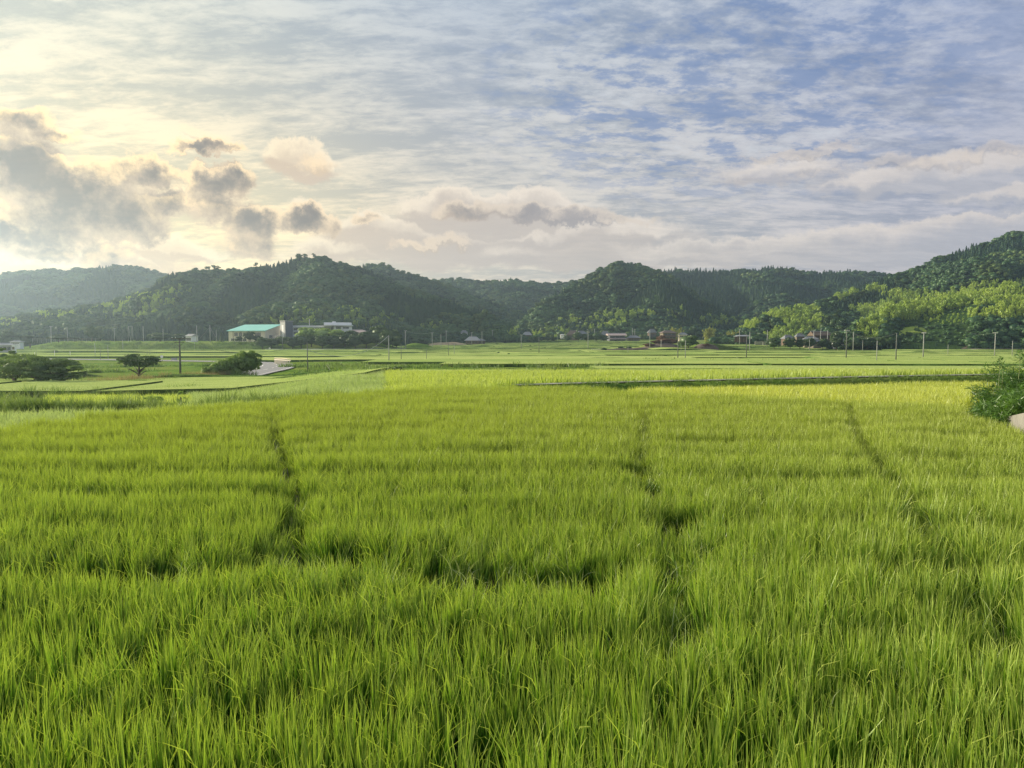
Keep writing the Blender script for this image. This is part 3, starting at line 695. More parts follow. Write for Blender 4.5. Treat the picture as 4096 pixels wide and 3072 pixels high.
def far_tufts(name, coll, nc, step, poly, h, r, label, sc=1.0, zoff=0.0, lean=.06):
    """plants over an area given by test(px, y); poly=(px0,px1,ynear(px),yfar(px))"""
    p0, p1, fn, ff = poly; pp = np.linspace(p0, p1, 40); y0 = min(fn(p) for p in pp); y1 = max(ff(p) for p in pp)
    xa = min((p0-CX)/F*y0, (p0-CX)/F*y1); xb = max((p1-CX)/F*y0, (p1-CX)/F*y1)
    gx, gy = np.meshgrid(np.arange(xa, xb, step), np.arange(y0, y1, step)); gx, gy = gx.ravel(), gy.ravel()
    gx = gx+r.normal(0, .25*step, gx.shape); gy = gy+r.normal(0, .2*step, gy.shape); px = CX+F*gx/gy
    k = (px > p0) & (px < p1) & (gy > np.vectorize(fn)(px)) & (gy < np.vectorize(ff)(px)) & ((gx < wallx(gy)-.2) | (gy > 31))
    gx, gy = gx[k], gy[k]; n = len(gx); s = sc*(.85+.25*vnoise(gx*.5, gy, 2.2, 3))*r.uniform(.88, 1.12, n)
    rot = np.stack([r.normal(0, lean, n), r.normal(0, lean, n), r.uniform(0, 6.28, n)], 1)
    print(name, label, n)
    return scatter(name, coll, np.stack([gx, gy, H(gx, gy)+zoff], 1), rot, np.stack([s*1.3, s*1.3, s], 1), r.integers(0, nc, n), label=label, cat='rice', kind='stuff')
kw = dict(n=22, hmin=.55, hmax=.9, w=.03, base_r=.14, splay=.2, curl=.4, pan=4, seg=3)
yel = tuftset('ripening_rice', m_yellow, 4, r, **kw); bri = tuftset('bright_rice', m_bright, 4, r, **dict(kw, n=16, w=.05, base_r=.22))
m_pale = leafmat('pale_rice_blades', (.23,.33,.10), (.34,.43,.18), tip=(.44,.51,.25), trans=.42, gloss=.05, transcol=(1.1,1.2,.6))
pal = tuftset('pale_rice', m_pale, 4, r, **dict(kw, curl=.9, droop=.4))
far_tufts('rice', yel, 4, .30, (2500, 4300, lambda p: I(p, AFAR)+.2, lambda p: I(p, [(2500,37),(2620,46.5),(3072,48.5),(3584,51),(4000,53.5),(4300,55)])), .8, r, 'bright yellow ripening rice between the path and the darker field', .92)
far_tufts('rice', pal, 4, .30, (-500, 1000, lambda p: I(p, AFAR)+.2, lambda p: I(p, [(-500,28),(0,28.6),(500,29.5),(1000,31.5)])), .8, r, 'pale lodged rice along the left edge below the weedy bank', .85, 0, .25)
far_tufts('rice', bri, 4, .46, (1546, 4500, lambda p: I(p, [(1546,43),(2060,48),(2200,49.7),(2560,51.2),(3072,52.7),(3584,55.7),(4000,58.8),(4700,62)]), lambda p: 74), .7, r, 'smooth bright green rice field beyond the concrete path', .85)
far_tufts('rice', pal, 4, .42, (760, 1532, lambda p: I(p, [(760,44),(1100,42),(1530,42)]), lambda p: I(p, [(760,66),(1200,76),(1530,76)])), .7, r, 'light green rice field in front of the curving road', .8, 0, .15)
far_tufts('rice', bri, 4, .5, (180, 760, lambda p: 50, lambda p: 62), .7, r, 'thin strip of bright rice behind the weedy bank', .8)
# canopy blocks: terraced paddies to the foot of the hills
def cells_in(p0, p1, y0, y1, rows, seg, r, skip=None, tmin=0, tmax=1, flat=True, wob=3.5):
    out = []; e = np.linspace(0, 1, rows+1)**1.15*(y1-y0)+y0
    for j in range(rows):
        a, b = e[j], e[j+1]; gap = min(2.2, (b-a)*.16); x = (p0-CX)/F*a-r.uniform(0, seg); xe = (p1-CX)/F*a
        fa = lambda q, a=a: a+wob*(vnoise(np.array([q]), np.array([a*3]), 90, 6)[0]-.5)*2+wob*.6*(vnoise(np.array([q]), np.array([a*3]), 31, 16)[0]-.5)
        fb = lambda q, b=b, gap=gap: b-gap+wob*(vnoise(np.array([q]), np.array([b*3]), 90, 6)[0]-.5)*2+wob*.6*(vnoise(np.array([q]), np.array([b*3]), 31, 16)[0]-.5)
        while x < xe:
            w = seg*r.uniform(.6, 1.6); xb = min(x+w, xe)
            mid = (x+xb)/2; pxm = CX+F*mid/a
            if xb-x > 6 and not (skip and skip(pxm, (a+b)/2, x, xb)) and r.uniform() > .13:
                out.append((x, xb-r.uniform(.8, 2), fa, fb, float(np.clip(r.normal(.5, .25), tmin, tmax)), flat))
            x = xb
    return out
def skip_mid(px, y, xa, xb):
    ys_ = np.array([y, y, y]); xs_ = np.array([xa, (xa+xb)/2, xb])
    d, _ = polydist(np.linspace(xa, xb, 9), np.full(9, y), ROAD)
    if d.min() < 13: return True
    if px < 1500 and y > 392: return True
    if px > 3330 and y > 400: return True
    if y > 398 and y < 440 and 2540 < px < 2930: return True
    if px < 1750 and y > 470: return True
    if px < 2050 and y > 590: return True
    return False
r2 = np.random.default_rng(21)
def bunds(cells, name, label):
    V, Q, b = [], [], 0
    for (xa, xb, fa, fb, tint, flat) in cells:
        n = max(3, int((xb-xa)/3)+1); xs = np.linspace(xa-2, xb+2, n); y = np.array([fb(q) for q in xs])+.9
        z = np.maximum(H(xs, y), H(xs, y-3)-.1); hh = .62+(.12+.24*vnoise(xs, y, 9, 4))*(.6+.8*vnoise(xs, y, 2.3, 14)); hh = hh*np.clip(np.sin(np.linspace(0, np.pi, n))*4, .15, 1); wd = .7+.8*vnoise(xs, y, 7, 1)
        rows = [np.column_stack([xs, y-wd, z-.2]), np.column_stack([xs, y-wd*.45, z+hh*.8]), np.column_stack([xs, y+wd*.2, z+hh]), np.column_stack([xs, y+wd, z-.4])]
        V += rows
        for j in range(3): i = np.arange(n-1)+b+j*n; Q.append(np.stack([i, i+1, i+n+1, i+n], -1))
        b += 4*n
    link(name, mesh_np(name, np.concatenate(V), np.concatenate(Q), mat=m_side, smooth=True), kind='structure')
def paddies(name, p0, p1, y0, y1, rows, seg, label, **k):
    cells = cells_in(p0, p1, y0, y1, rows, seg, r2, skip_mid, **k); V, Q, t, mi = slab(cells)
    print(label, len(cells)); bunds(cells, 'grass_bank', label)
    me = mesh_np(name, V, Q, attrs={'tint': t}, mat=m_can); me.materials.append(m_side); me.polygons.foreach_set('material_index', mi)
    link(name, me, label=label, cat='rice', kind='stuff')
paddies('rice', 1600, 4600, 80, 128, 3, 600, 'wide rice fields between the bright field and the right hand poles', wob=2)
paddies('rice', -300, 1500, 66, 128, 3, 26, 'small rice plots among weeds at the left', wob=3)
paddies('rice', -400, 1800, 132, 396, 11, 55, 'terraced rice fields below the school bank')
paddies('rice', 1800, 4600, 132, 400, 11, 60, 'terraced rice fields across the middle of the valley floor')
paddies('rice', 1500, 3330, 402, 690, 15, 55, 'thin bands of rice terraces rising to the village', wob=3.5)

# ------------------------------------------------------------------ weeds and tall grass (uncountable)
m_weed = leafmat('weed_blades', (.07,.14,.035), (.18,.27,.07), tip=(.26,.33,.11), trans=.35, gloss=.04, fieldscale=.15, transcol=(1.1,1.15,.6))
m_dry = leafmat('dry_grass_blades', (.20,.19,.09), (.34,.30,.15), trans=.3, gloss=.02, transcol=(1.1,1.0,.7))
r = np.random.default_rng(77)
wk = dict(n=26, hmin=.5, hmax=1.05, w=.035, base_r=.22, splay=.35, curl=1.1, seg=4, droop=.3)
weed = tuftset('weed', m_weed, 4, r, **wk)
reed = tuftset('reed', m_weed, 3, r, n=14, hmin=.9, hmax=1.6, w=.05, base_r=.25, splay=.14, curl=.4, seg=4, pan=5)
dry = tuftset('dry', m_dry, 3, r, n=30, hmin=.6, hmax=1.2, w=.035, base_r=.3, splay=.35, curl=.8, seg=3, pan=6)
farw = tuftset('bank_grass', m_weed, 3, r, n=16, hmin=.35, hmax=.75, w=.10, base_r=.5, splay=.5, curl=1.0, seg=3)
def weeds(name, coll, nc, lines, w, step, sc, label, clump=0.0, kind='stuff', cat='weeds'):
    """tufts in a band of half-width w along lines of (px, D) points"""
    PX, PY = [], []
    for pts in lines:
        P = [((a-CX)/F*d, d) for a, d in pts]
        for (x0, y0), (x1, y1) in zip(P[:-1], P[1:]):
            L = math.hypot(x1-x0, y1-y0); n = max(1, int(L*2*w/step**2)); t = r.uniform(size=n)
            PX.append(x0+(x1-x0)*t+r.uniform(-.6, .6, n)*0); PY.append(y0+(y1-y0)*t+r.uniform(-w, w, n))
    gx, gy = np.concatenate(PX), np.concatenate(PY)
    if clump: k = vnoise(gx, gy, 2.8, 31) > clump; gx, gy = gx[k], gy[k]
    n = len(gx); s = sc*(.6+.7*vnoise(gx, gy, 1.9, 12))*r.uniform(.8, 1.2, n)
    return scatter(name, coll, np.stack([gx, gy, H(gx, gy)-.03], 1), np.stack([r.normal(0, .1, n), r.normal(0, .1, n), r.uniform(0, 6.28, n)], 1),
                   np.stack([s, s, s], 1), r.integers(0, nc, n), label=label, cat=cat, kind=kind)
weeds('weeds', weed, 4, [[(-600,32),(0,31.5),(500,32.5),(900,34.5),(1100,36),(1350,38.2)]], 2.0, .30, .82, 'dark green weedy bank along the far left edge of the near field')
weeds('weeds', reed, 3, [[(-500,34),(0,33.5),(250,33.5),(900,37),(1080,38.5)], [(980,37),(1060,37.6)], [(1130,38),(1330,39)]], 1.2, .95, .85, 'tall thin stalks standing up out of the weedy bank', .3)
weeds('weeds', weed, 4, [[(2050,46.9),(2560,49.0),(3072,50.2),(3584,52.8),(4000,55.6)]], .6, .34, .29, 'strip of weeds in front of the concrete path')
weeds('weeds', weed, 4, [[(2050,47.6),(2560,49.7),(3072,50.9),(3584,53.5),(4000,56.3)]], .7, .45, .30, 'ragged grass growing over the edges of the concrete path', .45)
weeds('weeds', weed, 4, [[(1380,41.5),(1560,42.5),(2000,44),(2450,46),(2600,47)]], 1.0, .45, .45, 'low weeds on the bund behind the nearest field')
weeds('weeds', weed, 4, [[(1536,43),(1540,60),(1540,76)]], .3, 1.6, .4, 'line of weeds between the two light green fields')
weeds('weeds', weed, 4, [[(1250,77),(1530,77),(2048,77.5),(2450,78)]], 1.6, .7, 1.15, 'grassy bank behind the bright green field', .25)
weeds('weeds', reed, 3, [[(2165,77),(2245,77.5)], [(2320,79),(2385,79)], [(1960,78),(2010,78)]], 1.0, .55, 1.0, 'clump of tall reeds behind the bright green field')
weeds('weeds', weed, 4, [[(-300,66),(600,68),(900,74)], [(-300,88),(500,92),(900,100),(1010,104)], [(250,80),(520,84),(700,90)]], 2.6, .75, 1.1, 'overgrown grass banks around the left hand plots', .25)
weeds('weeds', weed, 4, [[(-300,74),(400,76),(900,84)], [(-300,80),(600,84)], [(-300,56),(500,60),(1000,64)], [(-300,97),(700,100)]], 4, .95, .75, 'patchy weeds over the left hand plots', .42)
weeds('weeds', dry, 3, [[(735,97),(850,99),(910,101)], [(420,88),(660,92)], [(240,86),(420,88)]], 2.4, .6, 1.1, 'pale dry grass beside the hedge and under the lone tree', .2)
weeds('weeds', farw, 3, [[(1200,122),(1500,126),(1800,130),(2500,133)], [(1180,108),(1350,112),(1520,110)], [(1150,140),(1500,150)], [(2500,205),(3400,215),(4100,222)], [(2600,180),(3300,188)], [(-300,140),(600,150)], [(100,175),(900,185)]], 5, 1.6, 1.5, 'rough grass banks between the fields in the valley', .35)
weeds('weeds', farw, 3, [[(150,414),(600,414),(1040,414)], [(150,407),(600,407),(1040,407)]], 6, 2.0, 2.6, 'grassy slope below the school grounds', .1)

# ------------------------------------------------------------------ trees
m_dk = leafmat('dark_tree_leaves', (.025,.06,.02), (.085,.145,.04), trans=.22, gloss=.04)
m_lt = leafmat('light_tree_leaves', (.13,.22,.055), (.34,.47,.13), trans=.32, gloss=.04)
m_yl = leafmat('yellow_bamboo_leaves', (.16,.20,.04), (.38,.38,.09), trans=.35, gloss=.03)
m_md = leafmat('shrub_leaves', (.08,.14,.055), (.22,.31,.12), trans=.3, gloss=.03)
m_rd = leafmat('reddish_shrub_leaves', (.085,.055,.04), (.18,.12,.085), trans=.15, gloss=.0)
def mesh_tree(nm, vqt, mat): V, Q, t = vqt; return mesh_np(nm, V, Q, attrs={'tint': t}, mat=mat)
PROTO = {}
for k, (fn, mat) in {'dark': (lambda: crown_broad(4, 8, 16, 90, .75, r, .14, flat=.8), m_dk), 'light': (lambda: crown_broad(4, 8, 18, 90, .7, r, .12, flat=.9), m_lt),
                     'conifer': (lambda: crown_conifer(3.6, 8, 900, .7, r, .04), m_dk), 'bamboo': (lambda: crown_bamboo(3.8, 8, 14, 110, .7, r, .08), m_yl),
                     'red': (lambda: crown_broad(4, 8, 14, 80, .6, r, .02, core=.8), m_rd)}.items():
    PROTO[k] = [(mesh_tree('crown', fn(), mat), trunk_mb(4.2, .22, 4, r, 2.6).mesh('trunk', m_bark, True)) for _ in range(3 if k in ('dark', 'light') else 2)]
def tree(kind, px, base, top, hw, label, name=None, cat='tree', group=None, D=None, trunk=True):
    if D is None: p, D = stand(px, base)
    else: q = at(px, base, D); p = Vector((q.x, D, H1(q.x, D)))
    hgt = (CAMZ+(HOR-top)/F*D)-p.z; rad = hw/F*D
    o = empty(name or {'conifer': 'conifer_tree', 'bamboo': 'bamboo_clump', 'red': 'shrub'}.get(kind, 'broadleaf_tree'), p, r.uniform(0, 6.28), label=label, cat=cat, group=group)
    o.scale = (rad/4, rad/4, hgt/8*1.02); c, t = PROTO[kind][r.integers(0, len(PROTO[kind]))]
    link('crown', c, o)
    if trunk and kind != 'red': link('trunk', t, o)
    return o
belt = [(1050,1396,1350,30),(1085,1397,1352,34),(1130,1397,1346,34),(1170,1397,1350,30),(1205,1396,1340,34),(1245,1397,1345,36),(1290,1397,1340,36),(1335,1397,1342,38),(1380,1396,1334,34),(1420,1396,1338,34),(1465,1395,1332,34),(1505,1394,1330,34),(1545,1393,1322,30),(1585,1392,1345,28)]
ORD = ['leftmost', 'second', 'third', 'fourth', 'fifth', 'sixth', 'seventh', 'eighth', 'ninth', 'tenth', 'eleventh', 'twelfth', 'thirteenth', 'rightmost']
for i, (x, b, t, w) in enumerate(belt):
    tree('dark', x, b, t, w, ORD[i]+(' dark evergreen' if i in (0, 13) else ' dark evergreen from the left')+' in the front row of the belt below the school', group='trees in the belt below the school', D=407+3*(i % 3))
for x, t, w, d, k, l in [(1225,1308,44,420,'light','tall yellowish green tree just right of the dark school tower'), (1290,1311,44,422,'light','broad light green tree hiding the middle of the school'), (1345,1314,36,421,'light','light green tree left of the white upper storey of the school'),
                         (1405,1322,34,420,'dark','dark rounded tree below the white upper storey'), (1465,1326,36,424,'dark','dark tree below the pink grey hipped roof'), (1518,1302,40,426,'dark','tall domed tree at the right end of the school belt'), (1572,1318,34,424,'dark','dark tree where the school belt meets the hillside'),
                         (1000,1326,24,421,'dark','round dark tree in front of the turquoise roofed hall'), (957,1345,16,421,'dark','small dark shrub at the foot of the hall wall'), (1030,1342,22,420,'dark','low dark tree before the right corner of the hall'), (886,1327,14,428,'conifer','small pale conifer left of the turquoise roofed hall')]:
    tree(k, x, 1372, t, w, l, D=d)
for x, b, t, w, l in [(30,1370,1326,42,'bushy tree above the white house at the left edge'), (120,1372,1338,44,'low tree behind the net fence at the left'), (235,1366,1338,40,'dark tree behind the middle of the net fence'), (368,1366,1304,24,'taller of two pale green trees behind the net fence'), (400,1366,1318,16,'small pale tree touching the taller pale tree'), (640,1366,1330,44,'low tree between the poles on the school terrace'), (720,1366,1335,34,'dark bushes left of the small white shed'), (768,1366,1345,14,'small bush covering the corner of the white shed'), (300,1366,1345,26,'low dark bush at the right end of the net fence')]:
    tree('dark', x, b, t, w, l, D=440+x*.02)
for i, (x, w, t) in enumerate([(2045,22,1350),(2075,20,1349),(2110,26,1346),(2140,22,1350),(2165,20,1347),(2190,22,1345),(2215,18,1348)]):
    tree('dark', x, 1364, t, w, (ORD[i]+(' ' if i == 0 else ' tree from the left ') if i < 6 else 'rightmost ')+('low dark tree ' if i in (0, 6) else '')+'in the low row beside the far village houses', group='row of trees by the far village houses', D=640)
for x, t, w, l in [(2312,1328,26,'dark tree in front of the brown roofed village house'), (2345,1335,24,'dark tree just left of the tall pole in the village'), (2385,1330,28,'big dark tree left of the two storey village house'), (2415,1340,20,'small dark tree touching the two storey village house'), (2268,1345,18,'bush at the left end of the village trees')]:
    tree('dark', x, 1364, t, w, l, D=632)
tree('dark', 2752, 1399, 1338, 44, 'large round dark tree between the two earth mounds', D=398)
tree('bamboo', 2692, 1345, 1300, 34, 'yellow bamboo clump behind the red roofed house', D=560)
tree('bamboo', 2722, 1345, 1312, 20, 'small yellow bamboo clump right of the red roofed house', D=565)
tree('bamboo', 2838, 1345, 1302, 38, 'bushy green bamboo clump right of the mounds', D=600)
tree('bamboo', 2935, 1350, 1318, 36, 'bamboo at the foot of the right hill left of the open shed', D=585)
for x, b, t, w, l in [(2416,1406,1390,12,'small round bush at the left end of the dark bank'), (2484,1403,1386,13,'left of two touching bushes on the dark bank'), (2514,1404,1385,14,'right of two touching bushes on the dark bank')]:
    tree('dark', x, b, t, w, l, name='bush', cat='bush', trunk=False)
for x, t, w, d, l in [(2600,1372,30,404,'reddish brown shrub at the left foot of the mound'), (2632,1360,32,408,'reddish brown shrub on the left slope of the mound'), (2662,1352,34,412,'large reddish shrub on top of the mound'), (2690,1358,26,410,'reddish shrub on the right slope of the mound'), (2645,1340,20,420,'bare looking brown tree left of the red roofed house'), (2826,1372,26,404,'brown shrub on the smaller mound')]:
    tree('red', x, 1395, t, w, l, D=d, cat='shrub')
for x, b, t, w, l in [(3095,1382,1352,30,'dark tree left of the right hand village roofs'), (3160,1382,1350,26,'tree in front of the hipped roof at the right village'), (3200,1383,1356,22,'bush below the light roofs of the right village'), (3240,1383,1352,24,'dark round tree below the long brown roof'), (3292,1383,1354,26,'dark bush in the middle of the right village'), (3345,1383,1362,20,'bush in front of the white walled sheds'), (3348,1376,1326,30,'big greyish green tree right of the long brown roof'), (3415,1383,1345,34,'tree beyond the pole with four insulators'), (3470,1384,1350,36,'bush at the foot of the bamboo spur')]:
    tree('dark', x, b, t, w, l, D=415 if t > 1330 else 425)
tree('light', 3668, 1330, 1296, 11, 'lone small tree on the terrace cut into the right hill', D=455)
# near trees
def near_tree(name, px, base, D, hgt, rad, vqt, mat, label, cat='tree', tr=True, th=None):
    q = at(px, base, D); p = Vector((q.x, D, H1(q.x, D))); o = empty(name, p, 0, label=label, cat=cat)
    link('crown', mesh_tree('crown', vqt, mat), o)
    if tr: trunk_mb(th or hgt*.55, rad*.06+.05, 6, r, rad*.8).build('trunk', m_bark, o, smooth=True)
    return o
lone = near_tree('broadleaf_tree', 558, 1510, 108, 4.0, 2.7, crown_broad(2.75, 4.1, 40, 85, .26, r, .40, flat=.40, core=0), m_dk, 'lone spreading dark tree with a bent trunk left of the wooden pole')
for px, D, hh_, rr, l in [(1008, 106, 3.7, 1.3, 'tallest bush at the right end of the light green hedge by the road'), (975, 105, 3.6, 1.5, 'second bush from the right in the light green hedge by the road'), (942, 104, 3.0, 1.4, 'middle bush of the light green hedge by the road'), (910, 103, 2.5, 1.4, 'bush in the lower half of the hedge sloping down to the left'), (878, 102, 2.1, 1.3, 'second lowest bush near the left end of the hedge'), (848, 101, 1.6, 1.2, 'lowest bush at the left end of the hedge by the road')]:
    near_tree('bush', px, 1495, D, hh_, rr, crown_broad(rr*1.12, hh_*1.05, 26, 130, .22, r, .0, core=.6), m_lt, l, 'bush', False)
near_tree('feathery_tree', 60, 1542, 86, 3.6, 3.2, crown_broad(3.3, 4.3, 46, 120, .22, r, .05, flat=.34, core=.35), m_md, 'layered feathery tree cut by the left edge of the photo')
near_tree('feathery_tree', 165, 1542, 84, 3.2, 2.6, crown_broad(2.6, 4.0, 42, 110, .22, r, .05, flat=.34, core=.35), m_md, 'layered dark tree in the middle of the left shrubs')
near_tree('feathery_tree', 245, 1540, 85, 2.9, 2.0, crown_broad(2.2, 3.7, 38, 110, .22, r, .05, flat=.34, core=.3), m_md, 'rightmost layered dark tree of the left shrubs')
near_tree('broadleaf_tree', 20, 1540, 92, 4.6, 1.6, crown_broad(1.7, 5.0, 20, 120, .2, r, .3, flat=.4, core=.4), m_md, 'taller thin tree behind the left shrubs against the white house')
near_tree('bush', 1535, 1487, 88, 1, 1, crown_broad(.75, 1.1, 14, 120, .12, r, .0, core=.7), m_dk, 'left of two dark bushes where the field track ends', 'bush', False)
near_tree('bush', 1590, 1484, 90, 1, 1, crown_broad(.95, 1.15, 16, 120, .13, r, .0, core=.6), m_dk, 'right and wider of two dark bushes where the field track ends', 'bush', False)
near_tree('sapling', 612, 1570, 35.5, 1.3, .5, crown_broad(.42, 1.0, 9, 26, .13, r, .45, flat=.3, core=0), m_lt, 'left small leafy sapling rising from the weedy bank', 'sapling')
near_tree('sapling', 722, 1565, 36.5, 1.6, .4, crown_broad(.22, 1.25, 7, 18, .11, r, .35, flat=.3, core=0), m_lt, 'right small leafy sapling rising from the weedy bank', 'sapling')

# bamboo grass on the wall at the right
wallv = MB()
for i in range(len(WALL)-1):
    a, b = WALL[i], WALL[i+1]; d = (b-a).normalized(); n = Vector((d.y, -d.x, 0)); n = n if n.x > 0 else -n
    w0 = [a, b, b+n*.35, a+n*.35]
    wallv.add([Vector((p.x, p.y, -.2)) for p in w0]+[Vector((p.x, p.y, float(np.interp(p.y, [21, 25], [1.36, .45])))) for p in w0], [(4, 5, 6, 7), (0, 1, 5, 4), (2, 3, 7, 6), (1, 2, 6, 5), (3, 0, 4, 7)])
m_wall = plain('weathered_concrete', (.17,.165,.15), .9, .35, 1.6, .04, stretch=(1, 1, .35))
wallv.build('retaining_wall', m_wall, label='weathered pale concrete retaining wall below the bamboo bush', cat='wall')
m_sasa = leafmat('bamboo_grass_leaves', (.035,.095,.02), (.14,.26,.055), trans=.35, gloss=.05)
m_stem = plain('stem', (.16,.20,.08), .7, .2, 5)
def sasa(cx, cy, z0, rx, ry, hh, n, label, seed):
    q = np.random.default_rng(seed); o = empty('bamboo_bush', (cx, cy, z0), label=label, cat='bush')
    V, Q, t = [], [], []; st = MB(); b = 0
    for i in range(n):
        a = q.uniform(0, 6.283); rr = math.sqrt(q.uniform()); sx, sy = math.cos(a)*rr*rx*.6, math.sin(a)*rr*ry*.6
        L = hh*q.uniform(.7, 1.1); ox, oy = math.cos(a)*rx*.75*rr, math.sin(a)*ry*.75*rr
        P = [Vector((sx, sy, 0)), Vector((sx+ox*.35, sy+oy*.35, L*.5)), Vector((sx+ox*.9, sy+oy*.9, L*(.98-.25*rr)))]
        if i % 5 == 0: st.tube(P, [.008, .006, .003], 4, False)
        m = 40; u = q.uniform(.15, 1.05, m); base = np.stack([np.interp(u, [0, .5, 1], [p[k] for p in P]) for k in range(3)], 1)
        out = unit(np.stack([np.full(m, math.cos(a)), np.full(m, math.sin(a)), np.zeros(m)], 1)*.7+q.normal(size=(m, 3))*.7+np.array([0, 0, .15]))
        ln = q.uniform(.13, .30, m); c = base+out*ln[:, None]*.5+np.array([0, 0, -.03]); nn = np.cross(out, q.normal(size=(m, 3)))+np.array([0, 0, .6])
        v, f = leafquads(c, nn, ln, .11, q, out); V.append(v); Q.append(f+b); b += len(v); t.append(np.repeat(np.clip(q.normal(.5, .25, m)+.3*(u-.6), 0, 1), 4))
    link('foliage', mesh_np('foliage', np.concatenate(V), np.concatenate(Q), attrs={'tint': np.concatenate(t)}, mat=m_sasa), o)
    st.build('stem', m_stem, o)
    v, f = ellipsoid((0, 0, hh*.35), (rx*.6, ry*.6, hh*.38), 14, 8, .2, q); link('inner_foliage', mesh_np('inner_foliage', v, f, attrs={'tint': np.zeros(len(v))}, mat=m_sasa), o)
    return o
sasa(17.70, 25.7, .3, 1.15, 1.2, 1.7, 240, 'dark bamboo grass bush overhanging the rice at the end of the wall', 1)
sasa(18.45, 25.2, .9, 1.3, 1.4, 1.5, 230, 'tallest bamboo grass bush at the right edge behind the wall', 2)
sasa(17.45, 24.4, .8, .9, 1.1, 1.15, 160, 'lower bamboo grass bush on top of the wall', 3)
sasa(16.65, 25.4, .0, .6, .6, 1.2, 90, 'low dark bamboo grass at the far foot of the wall', 4)
sasa(16.35, 24.6, .0, .6, .7, 1.4, 130, 'bamboo grass hanging down over the face of the wall', 6)
sasa(16.85, 23.6, .75, .9, .9, 1.0, 150, 'small bamboo grass tuft on the wall top by the edge', 8)
sasa(16.13, 23.9, .0, .5, .6, 1.35, 120, 'last clump of bamboo grass before the bare end of the wall', 7)
sasa(19.40, 26.5, 1.2, 1.8, 1.6, 1.7, 170, 'bamboo grass thicket just beyond the right edge of the wall', 5)
weeds('weeds', dry, 3, [[(4010,24),(4060,22.6),(4150,20.5),(4250,18)]], .35, .28, .45, 'brownish dry grass hanging over the top of the wall')
for px, D, z0, z1, l in [(3998, 25.2, 1.6, 2.72, 'tall thin weed stalk with a leafy tip above the bamboo bush'), (4012, 25.4, 1.6, 2.5, 'shorter bare weed stalk right beside the leafy tipped stalk'), (4078, 25.0, 2.0, 2.95, 'thin weed stalk near the right edge above the bush')]:
    x = (px-CX)/F*D; m = MB(); m.tube([(0, 0, 0), (.02, 0, (z1-z0)*.5), (.0, 0, z1-z0)], [.012, .009, .006], 5)
    o = m.build('weed_stalk', m_stem, None, (x, D, z0), label=l, cat='weed')
    q = np.random.default_rng(int(px)); c = np.stack([q.normal(0, .05, 26), q.normal(0, .05, 26), (z1-z0)*q.uniform(.75, 1.05, 26)], 1); v, f = leafquads(c, q.normal(size=(26, 3)), .12, .4, q)
    link('leaves', mesh_np('leaves', v, f, attrs={'tint': q.uniform(size=len(v))}, mat=m_sasa), o)

# ------------------------------------------------------------------ poles and wires
m_pc = plain('pole_concrete', (.36,.37,.36), .9, .12, 1.0)
m_pw = plain('pole_wood', (.13,.14,.12), .9, .2, 2.0)
m_pd = plain('pole_dark', (.16,.17,.16), .9, .15, 1.0)
m_steel = plain('galvanised_steel', (.45,.47,.48), .5, .1, 2, metal=.4)
m_white = plain('white_paint', (.78,.78,.76), .6, .06, 2)
m_por = plain('porcelain', (.8,.8,.78), .3, .05, 2)
TOPS = {}
def pole(px, top, base, label, kind='c', arm=0, D=None, group=None, thick=1.0):
    if D is None: p, D = stand(px, base)
    else: q = at(px, base, D); p = Vector((q.x, D, H1(q.x, D)))
    h = CAMZ+(HOR-top)/F*D-p.z; o = empty('utility_pole' if h > 5 else 'post', p, r.uniform(-.3, .3), label=label, cat='pole', group=group)
    m = {'c': m_pc, 'w': m_pw, 'd': m_pd, 's': m_white}[kind]
    r0 = max(.08, .020*h)*thick; MB().tube([(0, 0, -.3), (0, 0, h)], [r0, r0*.62], 10).build('shaft', m, o, smooth=True)
    for k in range(arm):
        z = h-.25-.75*k; a = MB().box(-.85, .85, -.05, .05, z-.05, z+.05).build('crossarm', m_steel if kind != 'w' else m_pw, o)
        for sx in (-.75, -.3, .3, .75): MB().tube([(sx, 0, z+.05), (sx, 0, z+.17), (sx, 0, z+.27)], [.04, .08, .05], 6).build('insulator', m_por, a)
    TOPS[px] = (p.x, p.y, p.z+h); return o
# the near wooden pole with its long crossarm and braces
q = at(722, 1508, 104); p = Vector((q.x, 104, H1(q.x, 104))); h = CAMZ+(HOR-1352)/F*104-p.z
o = empty('utility_pole', p, R(8), label='dark wooden pole with a wide braced crossarm right of the lone tree', cat='pole')
MB().tube([(0, 0, -.2), (0, 0, h)], [.15, .095], 10).build('shaft', m_pw, o, smooth=True)
a = MB().box(-1.0, 1.0, -.13, -.05, h-.14, h-.02).build('crossarm', m_pw, o)
for sx in (-1, 1): MB().tube([(sx*.62, -.1, h-.6), (0, -.1, h-1.2)], .03, 5).build('brace', m_pw, o)
MB().box(-.7, .7, -.13, -.05, h-.66, h-.58).build('crossarm', m_pw, o)
for sx in (-.95, -.5, .5, .95): MB().tube([(sx, -.09, h-.02), (sx, -.09, h+.06), (sx, -.09, h+.14)], [.03, .05, .03], 6).build('insulator', m_por, a)
TOPS[722] = (p.x, p.y, p.z+h)
